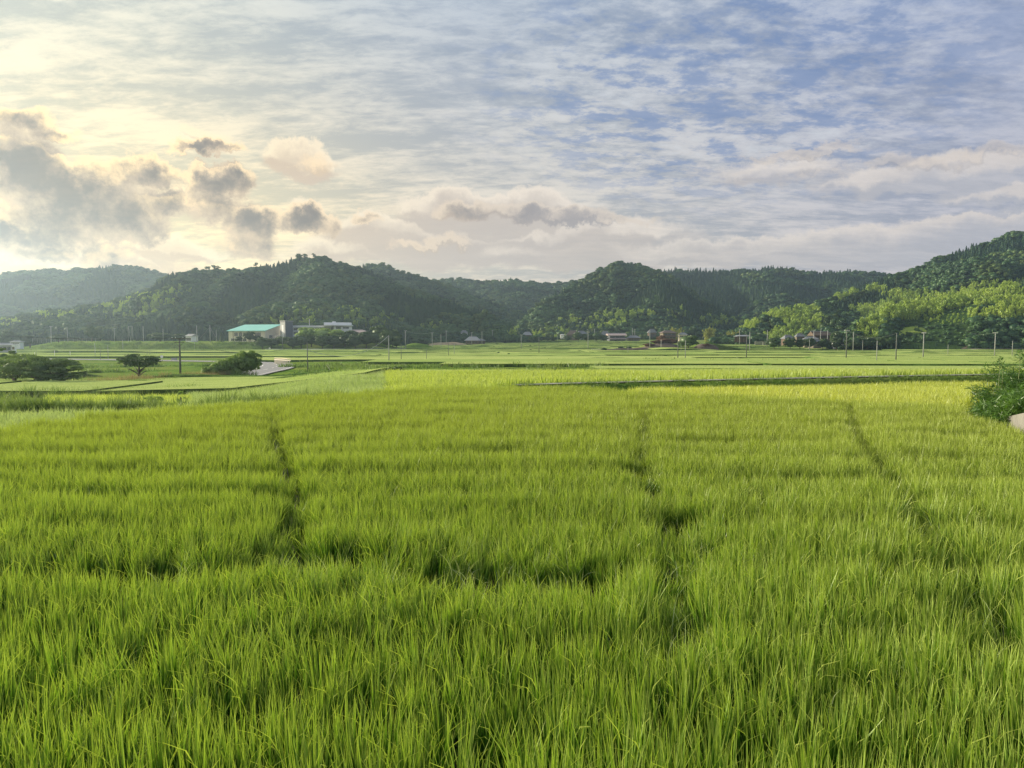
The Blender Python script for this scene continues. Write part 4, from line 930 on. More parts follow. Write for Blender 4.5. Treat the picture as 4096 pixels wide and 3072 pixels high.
PL_ = [(1231,1369,1489,'slender dark pole standing in the grass right of the road','d',0),(1131,1337,1399,'grey pole in front of the dark school tower','c',1),
 (1556,1342,1455,'pole behind the two dark bushes carrying the sagging cable','c',0),(1605,1378,1450,'shorter dark post right of the pole with the sagging cable','d',0),(1706,1396,1444,'very thin post in the middle of the left paddies','d',0),
 (1794,1373,1429,'dark slim post left of the thinner twin in mid valley','d',0),(1817,1375,1423,'thinner pole just right of the dark slim post','c',0),(2156,1348,1419,'slim dark pole in the centre paddies left of the tall twin armed pole','d',0),
 (2085,1339,1399,'pale pole below the far left village house','c',1),(2352,1324,1399,'tall pale pole with two crossarms in front of the village trees','c',2),(2512,1381,1417,'short slim post behind the two touching bushes','c',0),
 (2599,1321,1399,'tall pale pole at the left foot of the reddish mound','c',0),(2644,1358,1397,'short white post in front of the reddish mound','s',0),(2711,1339,1443,'dark pole between the reddish mound and the round tree','d',0),(2741,1361,1444,'pale slim pole in front of the round dark tree','c',0),(2724,1381,1415,'short thin post between the two poles before the round tree','c',0),
 (2985,1337,1441,'dark pole in front of the open shed','d',0),(2998,1327,1411,'pale pole just right of the dark pole by the open shed','c',0),(3237,1358,1408,'slim short pole below the right village roofs','c',0),
 (3384,1320,1440,'tall dark pole with a crossarm of white insulators right of the village','d',1),(3412,1327,1408,'pale round topped pole right of the insulator pole','c',0),(3450,1361,1408,'faint slim post against the bamboo spur','c',0),
 (3506,1363,1455,'short pale pole left of the tall dark pole on the right fields','c',0),(3583,1332,1453,'tall dark bare pole on the right fields','d',0),(3692,1330,1438,'grey pole with crossarm below the hillside terrace','c',1),(3791,1378,1426,'faint thin post with a small arm below the right hill','c',0),
 (3850,1315,1397,'tallest looking pole with crossarms at the end of the pale road','c',2),(3978,1330,1431,'grey pole with a white insulator arm in front of the pale road','c',1),(4044,1367,1399,'short post beside the pale road','c',0),(4048,1363,1431,'slim leaning pole near the right edge','c',0),
 (146,1400,1430,'dark post left of the white lamp posts','d',0),(139,1408,1429,'leftmost small white post before the paddies','s',0),(219,1402,1431,'second small white post with a lamp head','s',0),(281,1405,1428,'third small white post of the left group','s',0),
 (381,1372,1432,'faint pole left of the dark slim pole near the lone tree','c',0),(402,1387,1440,'dark slim pole left of the lone tree','d',0),(433,1381,1438,'slim pole between the dark slim pole and the lone tree','c',0),(589,1404,1425,'short thick stub post above the lone tree','d',0),(600,1398,1428,'thin post beside the stub post above the lone tree','d',0)]
for (x, t, b, l, k, a) in PL_: pole(x, t, b, l, k, a)
PB = [(205,1306,1352,430,'pale pole with lamp on the left wooded terrace',1),(270,1310,1350,430,'second pale pole on the left wooded terrace',0),(459,1313,1364,430,'white pole with a crossarm left of the goal shaped frame',1),(574,1305,1364,430,'pole right of the goal shaped frame',0),(653,1315,1362,430,'small pole with a lamp above the wooden pole',0),
 (492,1360,1402,405,'slim pole on the grassy slope left of the frame',0),(779,1366,1411,402,'slim pole on the slope below the white shed',0),(788,1302,1366,428,'tall pole right of the white shed',0),(866,1319,1366,428,'pole beside the pale conifer',0),(841,1301,1366,428,'tall mast held by two slanting stays',0),
 (1622,1322,1382,440,'pole with transformer right of the school hill foot',1),(1729,1330,1376,480,'pole with double arm beside the brown cut slope',1),(1764,1337,1380,470,'dark pole in front of the brown cut slope',0),(1785,1323,1355,560,'pole behind the brown cut slope',1),(1824,1334,1352,580,'faint thin pole left of the white two storey house',0),
 (1887,1330,1377,540,'pole in front of the silver roofed farmhouse',1),(1928,1327,1377,545,'pole right of the silver roofed farmhouse',1),(1950,1330,1352,620,'faint pole behind the farmhouse fields',0),(1970,1321,1366,600,'pole right of centre between farmhouse and far village',1),(1986,1322,1350,620,'pole with a pale top near the valley head',1),
 (2230,1342,1370,620,'thin pole right of the row of village trees',0),(2378,1316,1345,650,'pole rising behind the village trees',1),(2530,1312,1350,650,'left of two poles behind the two storey house',0),(2539,1316,1350,650,'right of two poles behind the two storey house',1),(2958,1316,1357,540,'pole at the foot of the right hill above the open shed',1),
 (3069,1321,1363,480,'pole left of the right hand village',0),(3255,1321,1352,440,'pole among the roofs of the right village',1),(3282,1322,1352,440,'bare trunk like post behind the long brown roof',0),(3310,1322,1352,440,'second bare post behind the long brown roof',0)]
for (x, t, b, D, l, a) in PB: pole(x, t, b, l, 'c', a, D=D, thick=1.15)
for sx in (-1, 1):
    pass
m_wire = plain('cable', (.09,.10,.10), .6, .05, 1)
m_wirel = plain('pale_cable', (.40,.43,.43), .6, .05, 1)
def wire(a, b, sag, rad, label, mat=None, n=24):
    a, b = Vector(a), Vector(b); pts = []
    for i in range(n+1): t = i/n; p = a.lerp(b, t); p.z -= sag*4*t*(1-t); pts.append(p)
    o = MB().tube([p-a for p in pts], rad, 5, False).build('overhead_cable', mat or m_wire, None, a, label=label, cat='cable')
w0 = TOPS[722]; lft = at(-700, 1275, 82)
wire(lft, (w0[0]-.9, w0[1], w0[2]-.02), .9, .022, 'dark cable running in from the left edge to the wooden pole')
w1 = TOPS[1231]; w2 = TOPS[1556]
wire((w0[0]+.9, w0[1], w0[2]-.55), w1, 1.6, .02, 'cable from the wooden pole to the slender dark pole')
wire((w1[0], w1[1], w1[2]-1.2), w2, 2.6, .035, 'sagging pale cable from the slender dark pole up to the next pole', m_wirel)
wire(TOPS[1622], TOPS[1729], 1.2, .05, 'cable between the poles by the brown cut slope', m_wirel)
for a_, b_, l in [(3384, 3583, 'thin cable from the insulator pole to the tall dark pole'), (3692, 3850, 'thin cable between the two crossarm poles at the right'), (3850, 3978, 'thin cable running to the pole in front of the pale road'), (2998, 3384, 'long thin cable from the open shed to the insulator pole'), (2352, 2599, 'thin cable crossing in front of the village trees')]:
    wire(TOPS[a_], TOPS[b_], 1.8, .022, l)
def rodthing(name, a, b, rad, mat, label, cat): 
    a, b = Vector(a), Vector(b); MB().tube([(0, 0, 0), b-a], rad, 6).build(name, mat, None, a, label=label, cat=cat)
t = TOPS[841]
for i, dx in enumerate((-8.5, 6)): rodthing('stay_cable', (t[0]+dx*.85, t[1]-1, H1(t[0]+dx*.85, t[1]-1)), (t[0], t[1], t[2]-1), .10, m_pd, ['left', 'right'][i]+' slanting stay of the tall mast', 'cable')
q, _ = stand(1326, 1489, 60, 160); rodthing('leaning_stick', q, q+Vector((-.7, 0, 1.05)), .06, plain('pale_wood', (.55,.50,.36), .8), 'pale stick leaning over in the grass right of the slender pole', 'stick')
for px, top, base, dx, l in [(1640,1441,1453,.6,'left leaning stake'), (1684,1440,1453,.7,'right leaning stake'), (3640,1438,1453,.35,'white leaning stake left of the grey crossarm pole'), (2944,1430,1442,-.3,'small white leaning stake left of the open shed poles')]:
    q, D = stand(px, base); rodthing('stake', q, q+Vector((-dx, 0, (base-top)/F*D)), .05, m_pw if px < 2000 else m_white, l+' in the far paddies' if px < 2000 else l, 'stake')

for px, w_, h_, l in [(838, 13, 7.5, 'leftmost ragged pine standing above the skyline of the school hill'), (862, 9, 6, 'small ragged pine second from the left on the school hill skyline'), (879, 13, 7, 'flat topped pine on the left shoulder of the school hill'), (1032, 10, 6.5, 'pointed tree on the skyline left of the school hill top'), (1205, 15, 7, 'spreading pine on the very top of the school hill'), (1226, 12, 7, 'second spreading pine on the top of the school hill'), (1262, 10, 7, 'small round tree on the skyline right of the two top pines')]:
    D = float(I(px, HILLS['school_hill']['ridge']))*.99; x = (px-CX)/F*D; z = float(hill_z(HILLS['school_hill'], np.array([x]), np.array([D]))[0][0])+4.5
    o = empty('pine_tree', (x, D, z-2), 0, label=l, cat='tree'); rr = w_/F*D
    link('crown', mesh_tree('crown', crown_broad(rr, h_+1, 11, 50, .9, r, .45, flat=.4, core=.35), m_dk), o)
    trunk_mb(h_*.75, .22, 5, r, rr*.8).build('trunk', m_bark, o)

# ------------------------------------------------------------------ buildings
m_turq = plain('turquoise_metal_roof', (.20,.52,.47), .55, .05, .4)
m_cream = plain('cream_render', (.76,.70,.58), .9, .05, .5)
m_grey = plain('grey_concrete', (.36,.37,.38), .9, .10, .5)
m_dgrey = plain('dark_grey_cladding', (.13,.14,.165), .8, .08, .6)
m_bwhite = plain('white_render', (.78,.79,.82), .9, .05, .4)
m_tile = plain('grey_roof_tiles', (.17,.18,.20), .6, .2, 1.2, .03, stretch=(4, 1, 1))
m_tilel = plain('silver_roof_tiles', (.30,.31,.33), .5, .15, 1.2, .03, stretch=(4, 1, 1))
m_tiler = plain('red_brown_roof_tiles', (.15,.115,.10), .7, .2, 1.2, .03, stretch=(4, 1, 1))
m_tilep = plain('pinkish_roof_tiles', (.40,.32,.31), .7, .12, 1.2, .02, stretch=(4, 1, 1))
m_brown = plain('brown_boards', (.14,.10,.075), .9, .2, 1.0, stretch=(3, 3, .5))
m_ochre = plain('ochre_wall', (.17,.145,.115), .9, .1, 1.0)
def glassm():
    m = newmat('window_glass'); b = T.nt.nodes.new('ShaderNodeBsdfPrincipled'); b.inputs['Base Color'].default_value = (.06,.075,.085,1); b.inputs['Roughness'].default_value = .12; b.inputs['Specular IOR Level'].default_value = .7
    finish(b.outputs[0]); return m
m_glass = glassm()
def prism(m, poly, zt, zb):
    n = len(poly); return m.add([(p[0], p[1], zb) for p in poly]+[(p[0], p[1], zt) for p in poly], [tuple(range(n-1, -1, -1)), tuple(range(n, 2*n))]+[(i, (i+1) % n, n+(i+1) % n, n+i) for i in range(n)])
def wallwin(parent, a, b, z0, z1, u0, u1, nx, ny, mat_f, off=.06, name='window', divs=2):
    """windows on the wall a-b (points in the parent's frame, outside on the right hand when walking a to b)"""
    a, b = Vector(a), Vector(b); d = b-a; L = d.length; d.normalize(); n = Vector((d.y, -d.x, 0))
    cw, ch = (u1-u0)*L/nx, (z1-z0)/ny
    for i in range(nx):
        for j in range(ny):
            s0 = u0*L+i*cw+cw*.08; s1 = u0*L+(i+1)*cw-cw*.08; y0 = z0+j*ch+ch*.08; y1 = z0+(j+1)*ch-ch*.08; t = max(.05, min(cw, ch)*.05)
            fr = MB(); 
            def bar(p0, p1, q0, q1, o0=0, o1=off):
                P = [a+d*p0, a+d*p1]; fr_ = []
                for z in (q0, q1):
                    fr_ += [(P[0]+n*o0).to_tuple()[:2]+(z,), (P[1]+n*o0).to_tuple()[:2]+(z,), (P[1]+n*o1).to_tuple()[:2]+(z,), (P[0]+n*o1).to_tuple()[:2]+(z,)]
                return fr_, [(0, 3, 2, 1), (4, 5, 6, 7), (0, 1, 5, 4), (1, 2, 6, 5), (2, 3, 7, 6), (3, 0, 4, 7)]
            for q in [(s0, s1, y0, y0+t), (s0, s1, y1-t, y1), (s0, s0+t, y0+t, y1-t), (s1-t, s1, y0+t, y1-t)]: fr.add(*bar(*q))
            for k in range(1, divs): c = s0+(s1-s0)*k/divs; fr.add(*bar(c-t*.5, c+t*.5, y0+t, y1-t))
            f = fr.build(name, mat_f, parent)
            pn = MB(); pn.add(*bar(s0+t, s1-t, y0+t, y1-t, 0, off*.35)); pn.build('pane', m_glass, f)
# --- the hall with the turquoise roof
A, B, Cc, Dd = at(914, 1326, 440), at(1060, 1326, 428), at(1124, 1326, 450), at(978, 1326, 462)
O = Vector((B.x, B.y, -.6)); hall = empty('sports_hall', O, label='cream sports hall with a turquoise sloping roof on the school terrace', cat='building')
def rel(p): return Vector((p[0]-O.x, p[1]-O.y, 0))
fa, fb, fc, fd_ = rel(A), rel(B), rel(Cc), rel(Dd)
ze = CAMZ+(HOR-1325)/F*432-O.z; zr = CAMZ+(HOR-1300)/F*455-O.z
mid1 = fb.lerp(fc, .95); mid2 = fa.lerp(fd_, .95)
w = MB(); w.add([(fa.x, fa.y, -1), (fb.x, fb.y, -1), (fc.x, fc.y, -1), (fd_.x, fd_.y, -1), (fa.x, fa.y, ze), (fb.x, fb.y, ze), (fc.x, fc.y, zr-.3), (fd_.x, fd_.y, zr-.3)], [(0, 1, 5, 4), (1, 2, 6, 5), (2, 3, 7, 6), (3, 0, 4, 7), (4, 5, 6, 7)])
w.build('wall', m_cream, hall)
e = (fb-fa).normalized(); g = (fc-fb).normalized()
ra, rb = fa-e*1.2-g*1.1, fb+e*.7-g*1.1; rc, rd = fc+e*.7+g*.3, fd_+e*.2+g*.3
rd = rel(at(978, 1300, 462)); rf = MB(); lo, hi = ze+.02, zr
rf.add([(ra.x, ra.y, lo), (rb.x, rb.y, lo), (rc.x, rc.y, hi), (rd.x, rd.y, hi), (ra.x, ra.y, lo+.3), (rb.x, rb.y, lo+.3), (rc.x, rc.y, hi+.3), (rd.x, rd.y, hi+.3)], [(0, 3, 2, 1), (4, 5, 6, 7), (0, 1, 5, 4), (1, 2, 6, 5), (2, 3, 7, 6), (3, 0, 4, 7)])
rf.build('roof', m_turq, hall)
wallwin(hall, fa, fb, ze*.5, ze*.93, .15, .52, 3, 1, m_grey, divs=4); wallwin(hall, fa, fb, ze*.5, ze*.93, .72, .9, 1, 1, m_grey, divs=4); wallwin(hall, fa, fb, .3, ze*.35, .06, .5, 4, 1, m_grey)
wallwin(hall, fb, fc, ze*.28, ze*.68, .22, 1.0, 3, 1, m_bwhite, divs=5)
for u in (.13, .35, .56): c = fa.lerp(fb, u); MB().box(c.x-.12, c.x+.12, c.y-.22, c.y-.02, -.5, ze).build('pilaster', m_brown, hall)
# --- tower
tw = [at(1122, 1340, 436), at(1142, 1340, 430), at(1172, 1340, 442), at(1152, 1340, 449)]; O = Vector((tw[1].x, tw[1].y, -.6)); tower = empty('stair_tower', O, label='dark grey square tower beside the turquoise roof', cat='building')
tt = [Vector((p.x-O.x, p.y-O.y)) for p in tw]; zt = CAMZ+(HOR-1286)/F*435-O.z
prism(MB(), tt, zt, -1).build('wall', m_dgrey, tower)
c_ = sum(tt, Vector((0, 0)))/4
prism(MB(), [c_+(p-c_)*1.12 for p in tt], zt+.45, zt).build('roof', m_grey, tower)
f0, f1 = tt[0], tt[1]; n_ = Vector(((f1-f0).y, -(f1-f0).x)).normalized()
pl = [f0.lerp(f1, .0), f0.lerp(f1, 1.0)]; prism(MB(), [pl[0]+n_*.12, pl[1]+n_*.12, pl[1]+n_*.003, pl[0]+n_*.003], zt-.02, -.9).build('front_panel', m_grey, tower)
pl = [f0.lerp(f1, .35), f0.lerp(f1, .7)]; prism(MB(), [pl[0]+n_*.2, pl[1]+n_*.2, pl[1]+n_*.12, pl[0]+n_*.12], zt*.82, zt*.18).build('window', m_bwhite, tower)
# --- classroom block: long low wing and higher white block
O = at(1235, 1340, 452); O.z = -.6; sch = empty('school_building', O, label='long white flat roofed school building behind the light green trees', cat='building')
def rp(px, D): q = at(px, 1340, D); return Vector((q.x-O.x, q.y-O.y))
def zpx(py, D): return CAMZ+(HOR-py)/F*D-O.z
wing = [rp(1170, 446), rp(1325, 452), rp(1335, 466), rp(1178, 460)]
prism(MB(), wing, zpx(1309, 448), -1).build('wall', m_bwhite, sch)
prism(MB(), [rp(1164, 444.5), rp(1330, 450.5), rp(1338, 467), rp(1172, 461)], zpx(1302, 448), zpx(1308.9, 448)).build('roof', m_bwhite, sch)
wallwin(sch, (*wing[0], 0), (*wing[1], 0), zpx(1323, 448), zpx(1311, 448), .02, .98, 7, 1, m_grey); wallwin(sch, (*wing[0], 0), (*wing[1], 0), zpx(1340, 448), zpx(1328, 448), .02, .98, 7, 1, m_grey)
prism(MB(), [rp(1166, 445.2), rp(1322, 451.2), rp(1322, 451.9), rp(1166, 445.9)], zpx(1324, 448), zpx(1326.5, 448)).build('balcony', m_bwhite, sch)
blk = [rp(1336, 446), rp(1402, 452), rp(1408, 470), rp(1340, 466)]
prism(MB(), blk, zpx(1303, 448), -1).build('wall', m_bwhite, sch)
prism(MB(), [rp(1296, 444), rp(1335, 443), rp(1409, 450), rp(1414, 470), rp(1300, 466)], zpx(1300, 448), zpx(1302.9, 448)).build('eaves', m_bwhite, sch)
prism(MB(), [rp(1296, 446), rp(1404, 452), rp(1408, 468), rp(1300, 464)], zpx(1290, 450), zpx(1299.9, 448)).build('parapet', m_bwhite, sch)
prism(MB(), [rp(1330, 453), rp(1344, 454), rp(1344, 459), rp(1330, 458)], zpx(1285.5, 450), zpx(1289.9, 450)).build('water_tank', m_bwhite, sch)
wallwin(sch, (*blk[0], 0), (*blk[1], 0), zpx(1317, 448), zpx(1305, 448), .1, .45, 1, 1, m_grey, divs=3)
wallwin(sch, (*blk[0], 0), (*blk[1], 0), zpx(1316, 448), zpx(1306, 448), .5, .95, 1, 1, m_bwhite, divs=2)
t_ = at(1238, 1303, 455); rodthing('flagpole', (t_.x, t_.y, t_.z-1), (t_.x, t_.y, CAMZ+(HOR-1276)/F*455), .12, m_white, 'thin white mast on the roof of the school', 'pole')

def house(px, base, top, wpx, D=None, yaw=0, roof=None, wall=None, st=1, label='', depth=.7, hip=True, name='farmhouse', open_=False, roofh=.42, cat='house'):
    if D is None: p, D = stand(px, base, 380, 720)
    else: q = at(px, base, D); p = Vector((q.x, D, H1(q.x, D)))
    zb = CAMZ+(HOR-base)/F*D; p.z = zb
    w_ = wpx/F*D; h = (base-top)/F*D; o = empty(name, p, R(yaw), label=label, cat=cat); roof = roof or m_tile; wall = wall or m_ochre
    dp = w_*depth; rh = h*roofh/st**.5; wh = h-rh; x0, x1, y0, y1 = -w_*.42, w_*.42, 0, dp
    if open_:
        for sx in np.linspace(x0, x1, 5): MB().box(sx-.12, sx+.12, -.0, .24, -2, wh).build('post', wall, o)
        MB().box(x0, x1, y1-.2, y1, -2, wh).build('wall', wall, o)
    else: MB().box(x0, x1, y0, y1, -2.5, wh).build('wall', wall, o)
    def rf(x0, x1, y0, y1, z0, z1, nm='roof', lip=None):
        ox = w_*.08; oy = dp*.10; cy_ = (y0+y1)/2; ins = (y1-y0)*.38 if hip else 0
        X0, X1, Y0, Y1 = x0-ox, x1+ox, y0-oy, y1+oy; m = MB(); th = .18
        v = [(X0, Y0, z0), (X1, Y0, z0), (X1, Y1, z0), (X0, Y1, z0), (X0+ins, cy_, z1), (X1-ins, cy_, z1), (X0, Y0, z0-th), (X1, Y0, z0-th), (X1, Y1, z0-th), (X0, Y1, z0-th)]
        m.add(v, [(0, 1, 5, 4), (2, 3, 4, 5), (1, 2, 5), (3, 0, 4), (6, 9, 8, 7), (0, 6, 7, 1), (1, 7, 8, 2), (2, 8, 9, 3), (3, 9, 6, 0)])
        f = m.build(nm, roof, o); MB().box(X0+ins, X1-ins, cy_-.2, cy_+.2, z1-.05, z1+.28).build('ridge', m_tilel if roof is not m_tilel else m_tile, f)
    rf(x0, x1, y0, y1, wh+.19, h)
    if st == 2:
        zm = wh*.48; sk = MB(); ox = w_*.14
        v = [(x0-ox, -dp*.2, zm-.25), (x1+ox, -dp*.2, zm-.25), (x1+.02, -.02, zm+.45), (x0-.02, -.02, zm+.45), (x0-ox, -dp*.2, zm-.45), (x1+ox, -dp*.2, zm-.45), (x1, -.02, zm+.2), (x0, -.02, zm+.2)]
        sk.add(v, [(0, 1, 2, 3), (4, 7, 6, 5), (0, 4, 5, 1), (1, 5, 6, 2), (0, 3, 7, 4), (2, 6, 7, 3)]); sk.build('lower_roof', roof, o)
        wallwin(o, (x0, 0, 0), (x1, 0, 0), wh*.62, wh*.9, .08, .92, 3, 1, m_brown)
        wallwin(o, (x0, 0, 0), (x1, 0, 0), .3, wh*.36, .05, .95, 4, 1, m_brown)
    elif not open_: wallwin(o, (x0, 0, 0), (x1, 0, 0), .4, wh*.8, .08, .92, 4, 1, m_brown)
    return o
house(1858, 1352, 1322, 30, 600, 10, m_tile, m_bwhite, 2, 'white two storey house on the slope above the farmhouse')
house(1848, 1358, 1342, 34, 596, 0, m_tile, m_brown, 1, 'dark roofed shed below the white two storey house')
house(1888, 1374, 1346, 62, 548, -6, m_tilel, m_brown, 1, 'silver roofed farmhouse beyond the left terraces', roofh=.6)
house(1925, 1374, 1356, 36, 552, 12, m_tile, m_brown, 1, 'small dark outbuilding right of the silver roofed farmhouse')
house(1985, 1351, 1342, 22, 620, 0, m_tilel, m_bwhite, 1, 'small pale shed in the fields near the valley head')
house(2109, 1350, 1327, 40, 660, 0, m_tilel, m_ochre, 1, 'grey roofed house behind the row of village trees', roofh=.6)
house(2056, 1357, 1342, 28, 655, 8, m_tilel, m_ochre, 1, 'low pale house left of the row of village trees')
house(2289, 1350, 1322, 46, 655, -12, m_tiler, m_ochre, 1, 'brown roofed house above the village trees', roofh=.6)
house(2330, 1346, 1324, 44, 668, 10, m_tile, m_bwhite, 1, 'grey roofed house right of the brown roofed house', roofh=.55)
house(2420, 1350, 1325, 42, 668, -8, m_tile, m_ochre, 1, 'grey roofed house behind the two storey house', roofh=.6)
house(2470, 1366, 1333, 76, 640, 4, m_tilep, m_dgrey, 2, 'large two storey house with a pinkish roof in the village centre', roofh=.40, hip=False)
house(2535, 1366, 1342, 56, 642, -6, m_tile, m_brown, 1, 'low dark annex right of the two storey house')
house(2250, 1343, 1337, 18, 660, 0, m_bwhite, m_bwhite, 1, 'tiny white shed at the left end of the village')
house(2610, 1352, 1317, 36, 690, 0, m_tile, m_brown, 1, 'dark hipped roof half hidden left of the red roofed house', roofh=.4)
house(2678, 1356, 1322, 62, 520, 6, m_tiler, m_ochre, 2, 'red roofed house behind the reddish mound')
house(2733, 1352, 1330, 36, 560, 0, m_tilel, m_cream, 1, 'cream building right of the red roofed house')
house(2976, 1358, 1340, 58, 545, 0, m_tilel, m_brown, 1, 'open fronted shed with a grey roof below the right hill', open_=True, roofh=.3, name='open_shed', cat='shed')
house(3158, 1366, 1340, 44, 470, 10, m_tile, m_brown, 1, 'dark hipped roof house at the left of the right village', roofh=.6)
house(3203, 1360, 1334, 38, 476, -5, m_tile, m_ochre, 1, 'second house of the right village with a paler roof', roofh=.5)
house(3245, 1374, 1346, 60, 450, -14, m_tile, m_ochre, 1, 'light roofed farm building in front of the long brown roof')
house(3290, 1354, 1326, 74, 458, 4, m_brown, m_brown, 1, 'house with a long brown roof in the right village', roofh=.6, hip=False)
house(3270, 1380, 1358, 46, 432, 16, m_tile, m_ochre, 1, 'low tiled house at the front of the right village')
house(3362, 1380, 1352, 56, 430, -8, m_tile, m_bwhite, 1, 'white walled house with a dark roof at the right end of the village', roofh=.5)
house(755, 1367, 1336, 42, 434, -30, m_tilel, m_bwhite, 1, 'small white gabled shed on the grassy school terrace', hip=False, name='shed', cat='shed', roofh=.3)
house(12, 1405, 1372, 78, 330, 20, m_tilel, m_grey, 1, 'white house with a grey roof at the left edge', roofh=.3)
house(54, 1403, 1378, 14, 322, 0, m_bwhite, m_bwhite, 1, 'narrow white annex at the left edge house', name='shed', cat='shed', hip=False, roofh=.15)
house(60, 1378, 1362, 44, 420, 10, m_tilel, m_bwhite, 1, 'pale roof seen behind the annex at the left edge')
house(1424, 1345, 1319, 92, 438, 0, m_tilep, m_cream, 1, 'pinkish grey hipped roof building right of the school', roofh=.45)
# ------------------------------------------------------------------ rails, fences, signs
def railing(pts, hgt, post_step, label, mat, rails=2, name='guardrail', rt=.12, pw=.07, ground=True, cat='guardrail', topmat=None):
    o = empty(name, pts[0], label=label, cat=cat); rel_ = [Vector(p)-Vector(pts[0]) for p in pts]
    for k in range(rails):
        m = MB(); z = hgt-k*hgt*.42
        for a, b in zip(rel_[:-1], rel_[1:]):
            d = (b-a).normalized(); n = Vector((-d.y, d.x, 0))*.03
            m.add([a-n+Vector((0,0,z-rt)), b-n+Vector((0,0,z-rt)), b+n+Vector((0,0,z-rt)), a+n+Vector((0,0,z-rt)), a-n+Vector((0,0,z)), b-n+Vector((0,0,z)), b+n+Vector((0,0,z)), a+n+Vector((0,0,z))], [(0,3,2,1),(4,5,6,7),(0,1,5,4),(1,2,6,5),(2,3,7,6),(3,0,4,7)])
        m.build('rail', topmat if (topmat and k == 0) else mat, o)
    acc = 0; nxt = 0
    for a, b in zip(rel_[:-1], rel_[1:]):
        L = (b-a).length
        while nxt <= acc+L:
            p = a.lerp(b, (nxt-acc)/L); MB().box(p.x-pw, p.x+pw, p.y-pw+.1, p.y+pw+.1, p.z-.4, p.z+hgt*.97).build('post', mat, o); nxt += post_step
        acc += L
    return o
m_yel = plain('cream_yellow_rail', (.66,.62,.34), .6, .05, 1)
def gp(px, D): q = at(px, 1400, D); return Vector((q.x, D, H1(q.x, D)))
cr = [at(1098, 1446, 158), at(1115, 1447, 153), at(1132, 1448, 150), at(1148, 1449.5, 148), at(1163, 1450.5, 147)]
railing(cr, .85, .62, 'curved cream railing at the bend of the road', m_cream, 2, 'road_railing', .16, .07, topmat=m_yel)
gr = [gp(1060, 396), gp(1230, 397), gp(1400, 398), gp(1540, 399), gp(1625, 400)]
railing([p+Vector((0,0,.2)) for p in gr], .75, 4, 'long white guardrail in front of the trees below the school', m_white, 1, rt=.4)
railing([gp(2366, 388), gp(2400, 388)], 1.1, 1.1, 'short white railing left of the dark bank', m_white, 2, cat='railing', name='railing')
railing([gp(2524, 396), gp(2562, 396)], 1.0, 1.3, 'white railing right of the two touching bushes', m_white, 3, cat='railing', name='railing')
nf = [Vector((at(p, 1400, 428).x, 428, -.5)) for p in (132, 240, 330, 400)]
railing(nf, 2.1, 2.6, 'tall grey net fence along the left wooded terrace', m_pc, 2, 'net_fence', .08, .05, cat='fence')
# goal shaped frame
x0, x1 = at(514, 1400, 430).x, at(534, 1400, 430).x; zb = -.5; zt = CAMZ+(HOR-1305)/F*430
o = empty('backstop_frame', ((x0+x1)/2, 430, zb), label='tall frame of crossed poles on the school terrace', cat='frame'); hw = (x1-x0)/2; hh = zt-zb
for sx in (-hw, hw): MB().tube([(sx, 0, -.3), (sx*.8, 0, hh)], .13, 6).build('post', m_pc, o)
for sx in (-1, 1): MB().tube([(sx*hw*.7, .1, hh), (0, .1, 0)], .09, 6).build('brace', m_pc, o)
MB().box(-hw*.9, hw*.9, -.12, .12, hh-.15, hh).build('top_bar', m_pc, o)
def sign(px, top, base, label, shape='round', D=None):
    p, D = stand(px, base); h = (base-top)/F*D; o = empty('road_sign', p, label=label, cat='sign')
    MB().tube([(0, 0, -.2), (0, 0, h)], .05, 6).build('post', m_steel, o)
    if shape == 'round': MB().tube([(0, -.08, h-.45), (0, -.14, h-.45)], .45, 16).build('face', m_white, o)
    else: MB().box(-.75, .75, -.14, -.06, h-1.0, h).build('face', m_grey, o)
sign(1079, 1390, 1406, 'round white road sign at the start of the long guardrail'); sign(648, 1421, 1442, 'small white sign right of the lone tree')
p, D = stand(697, 1444); o = empty('notice_board', p, label='grey notice board left of the wooden pole', cat='sign'); w_ = 12/F*D; MB().box(-w_, w_, -.06, .06, .3, 12/F*D).build('face', m_grey, o)
for sx in (-.8, .8): MB().box(w_*sx-.05, w_*sx+.05, .07, .15, -.3, 10/F*D).build('post', m_pd, o)
for px, py, l in [(2950+73*0+401,1405,'leftmost tiny white marker post on the right fields'), (3442,1406,'middle tiny white marker post on the right fields'), (3520,1406,'tiny white marker post near the right hill foot'), (3601,1406,'rightmost tiny white marker post on the right fields'), (2803,1400,'tiny white marker post beside the round tree')]:
    p, D = stand(px, py); MB().box(-.12, .12, -.12, .12, -.2, 5.5/F*D).build('marker_post', m_white, None, p, label=l, cat='post')
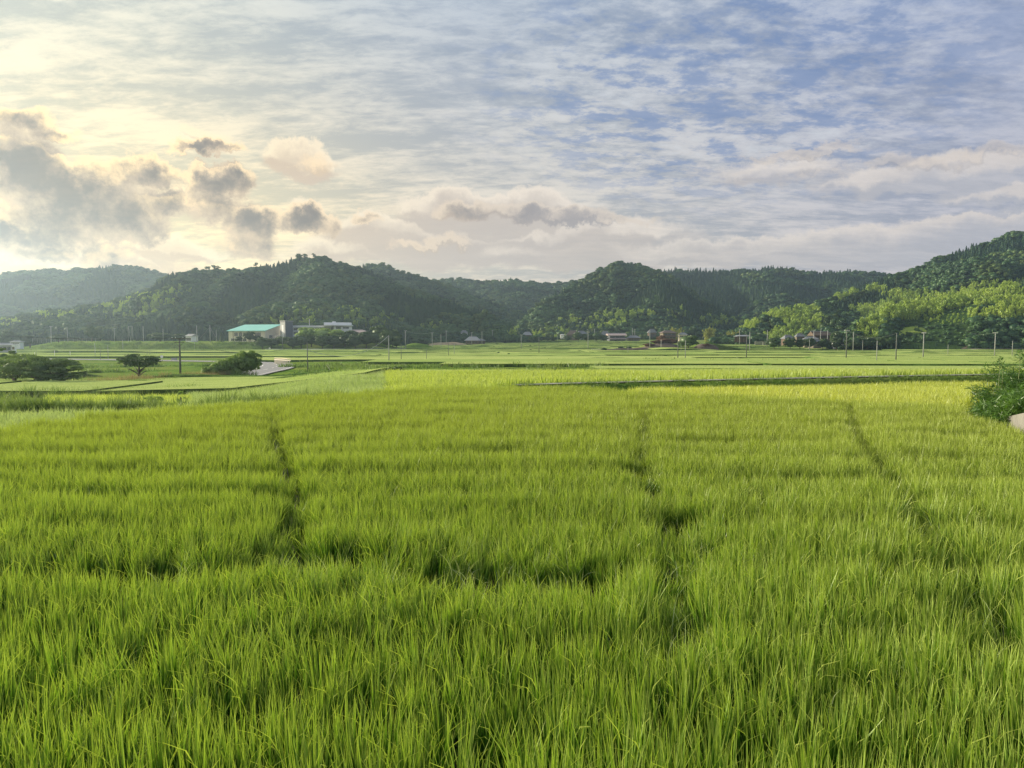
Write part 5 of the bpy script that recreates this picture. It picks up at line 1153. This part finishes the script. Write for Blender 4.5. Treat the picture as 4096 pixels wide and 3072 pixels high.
# low concrete walls, pale road and cut slope at the right
for x0, x1, y, D, l in [(3020,3050,1373,455,'low pale concrete wall left of the longer one below the right hill'), (3052,3125,1374,450,'longer pale concrete wall below the right hill')]:
    a = at(x0, y, D); b = at(x1, y, D); MB().box(0, b.x-a.x, 0, .5, -1, 8/F*D).build('concrete_wall', m_conc, None, (a.x, a.y, a.z), label=l, cat='wall')
m_earth = plain('brown_earth', (.11,.085,.065), .95, .25, .3, .1)
rp_ = [at(3855, 1400, 398), at(3900, 1397, 400), at(4000, 1397, 400), at(4200, 1397, 396), at(4500, 1398, 380)]
for p in rp_: p.z = max(p.z, H1(p.x, p.y)+.1)
ribbon('pale_road', rp_, 9, .3, m_conc, 4, kind='structure')
m = MB()
P = [at(3850, 1396, 405.5), at(3900, 1396, 406), at(4000, 1395, 406), at(4200, 1395, 402), at(4500, 1395, 392)]
for a, b in zip(P[:-1], P[1:]): m.add([a-Vector((0,0,1)), b-Vector((0,0,1)), b+Vector((0, 2.5, 2.6)), a+Vector((0, 2.5, 2.0 if a is not P[0] else .1))], [(0, 1, 2, 3)])
m.build('earth_bank', m_earth, kind='structure')
# dark bank and terrace on the hill
def mound(px0, px1, D, depth, h, mat, nm='earth_bank'):
    x0, x1 = at(px0, 1400, D).x, at(px1, 1400, D).x; n = 30; V = []; 
    xs = np.linspace(x0, x1, n); ys_ = np.linspace(D-depth, D+depth, 7); X, Y = np.meshgrid(xs, ys_)
    Z = H(X, Y)-.2+(h+.2)*np.sin(np.pi*np.clip((X-x0)/(x1-x0), 0, 1))**.4*np.cos((Y-D)/depth*np.pi/2)**.7*(.8+.4*vnoise(X, Y, 6, 2))
    i = np.arange(6)[:, None]*n+np.arange(n-1)[None, :]
    link(nm, mesh_np(nm, np.stack([X, Y, Z], -1).reshape(-1, 3), np.stack([i, i+1, i+n+1, i+n], -1).reshape(-1, 4), mat=mat, smooth=True), kind='structure')
mound(2375, 2690, 378, 4, 1.7, m_earth); mound(2570, 2720, 402, 7, 1.8, m_earth); mound(2780, 2870, 404, 6, 3.0, m_earth)
mound(1715, 1870, 540, 9, 2.3, plain('brown_cut_slope', (.30,.24,.15), .95, .25, .3, .1)); mound(1610, 1735, 448, 6, 3.2, m_grass, 'grass_bank')

# ------------------------------------------------------------------ haze
hz = MB().box(-1500, 1500, -120, 1650, -12, 165).mesh('haze', newmat('haze_air'))
T.nt = hz.materials[0].node_tree
v = T.nt.nodes.new('ShaderNodeVolumePrincipled'); v.inputs['Color'].default_value = (.60,.80,1.0,1); v.inputs['Density'].default_value = HAZE; v.inputs['Anisotropy'].default_value = .6
o_ = T.nt.nodes.new('ShaderNodeOutputMaterial'); T.nt.links.new(v.outputs[0], o_.inputs['Volume'])
link('haze', hz, kind='stuff')
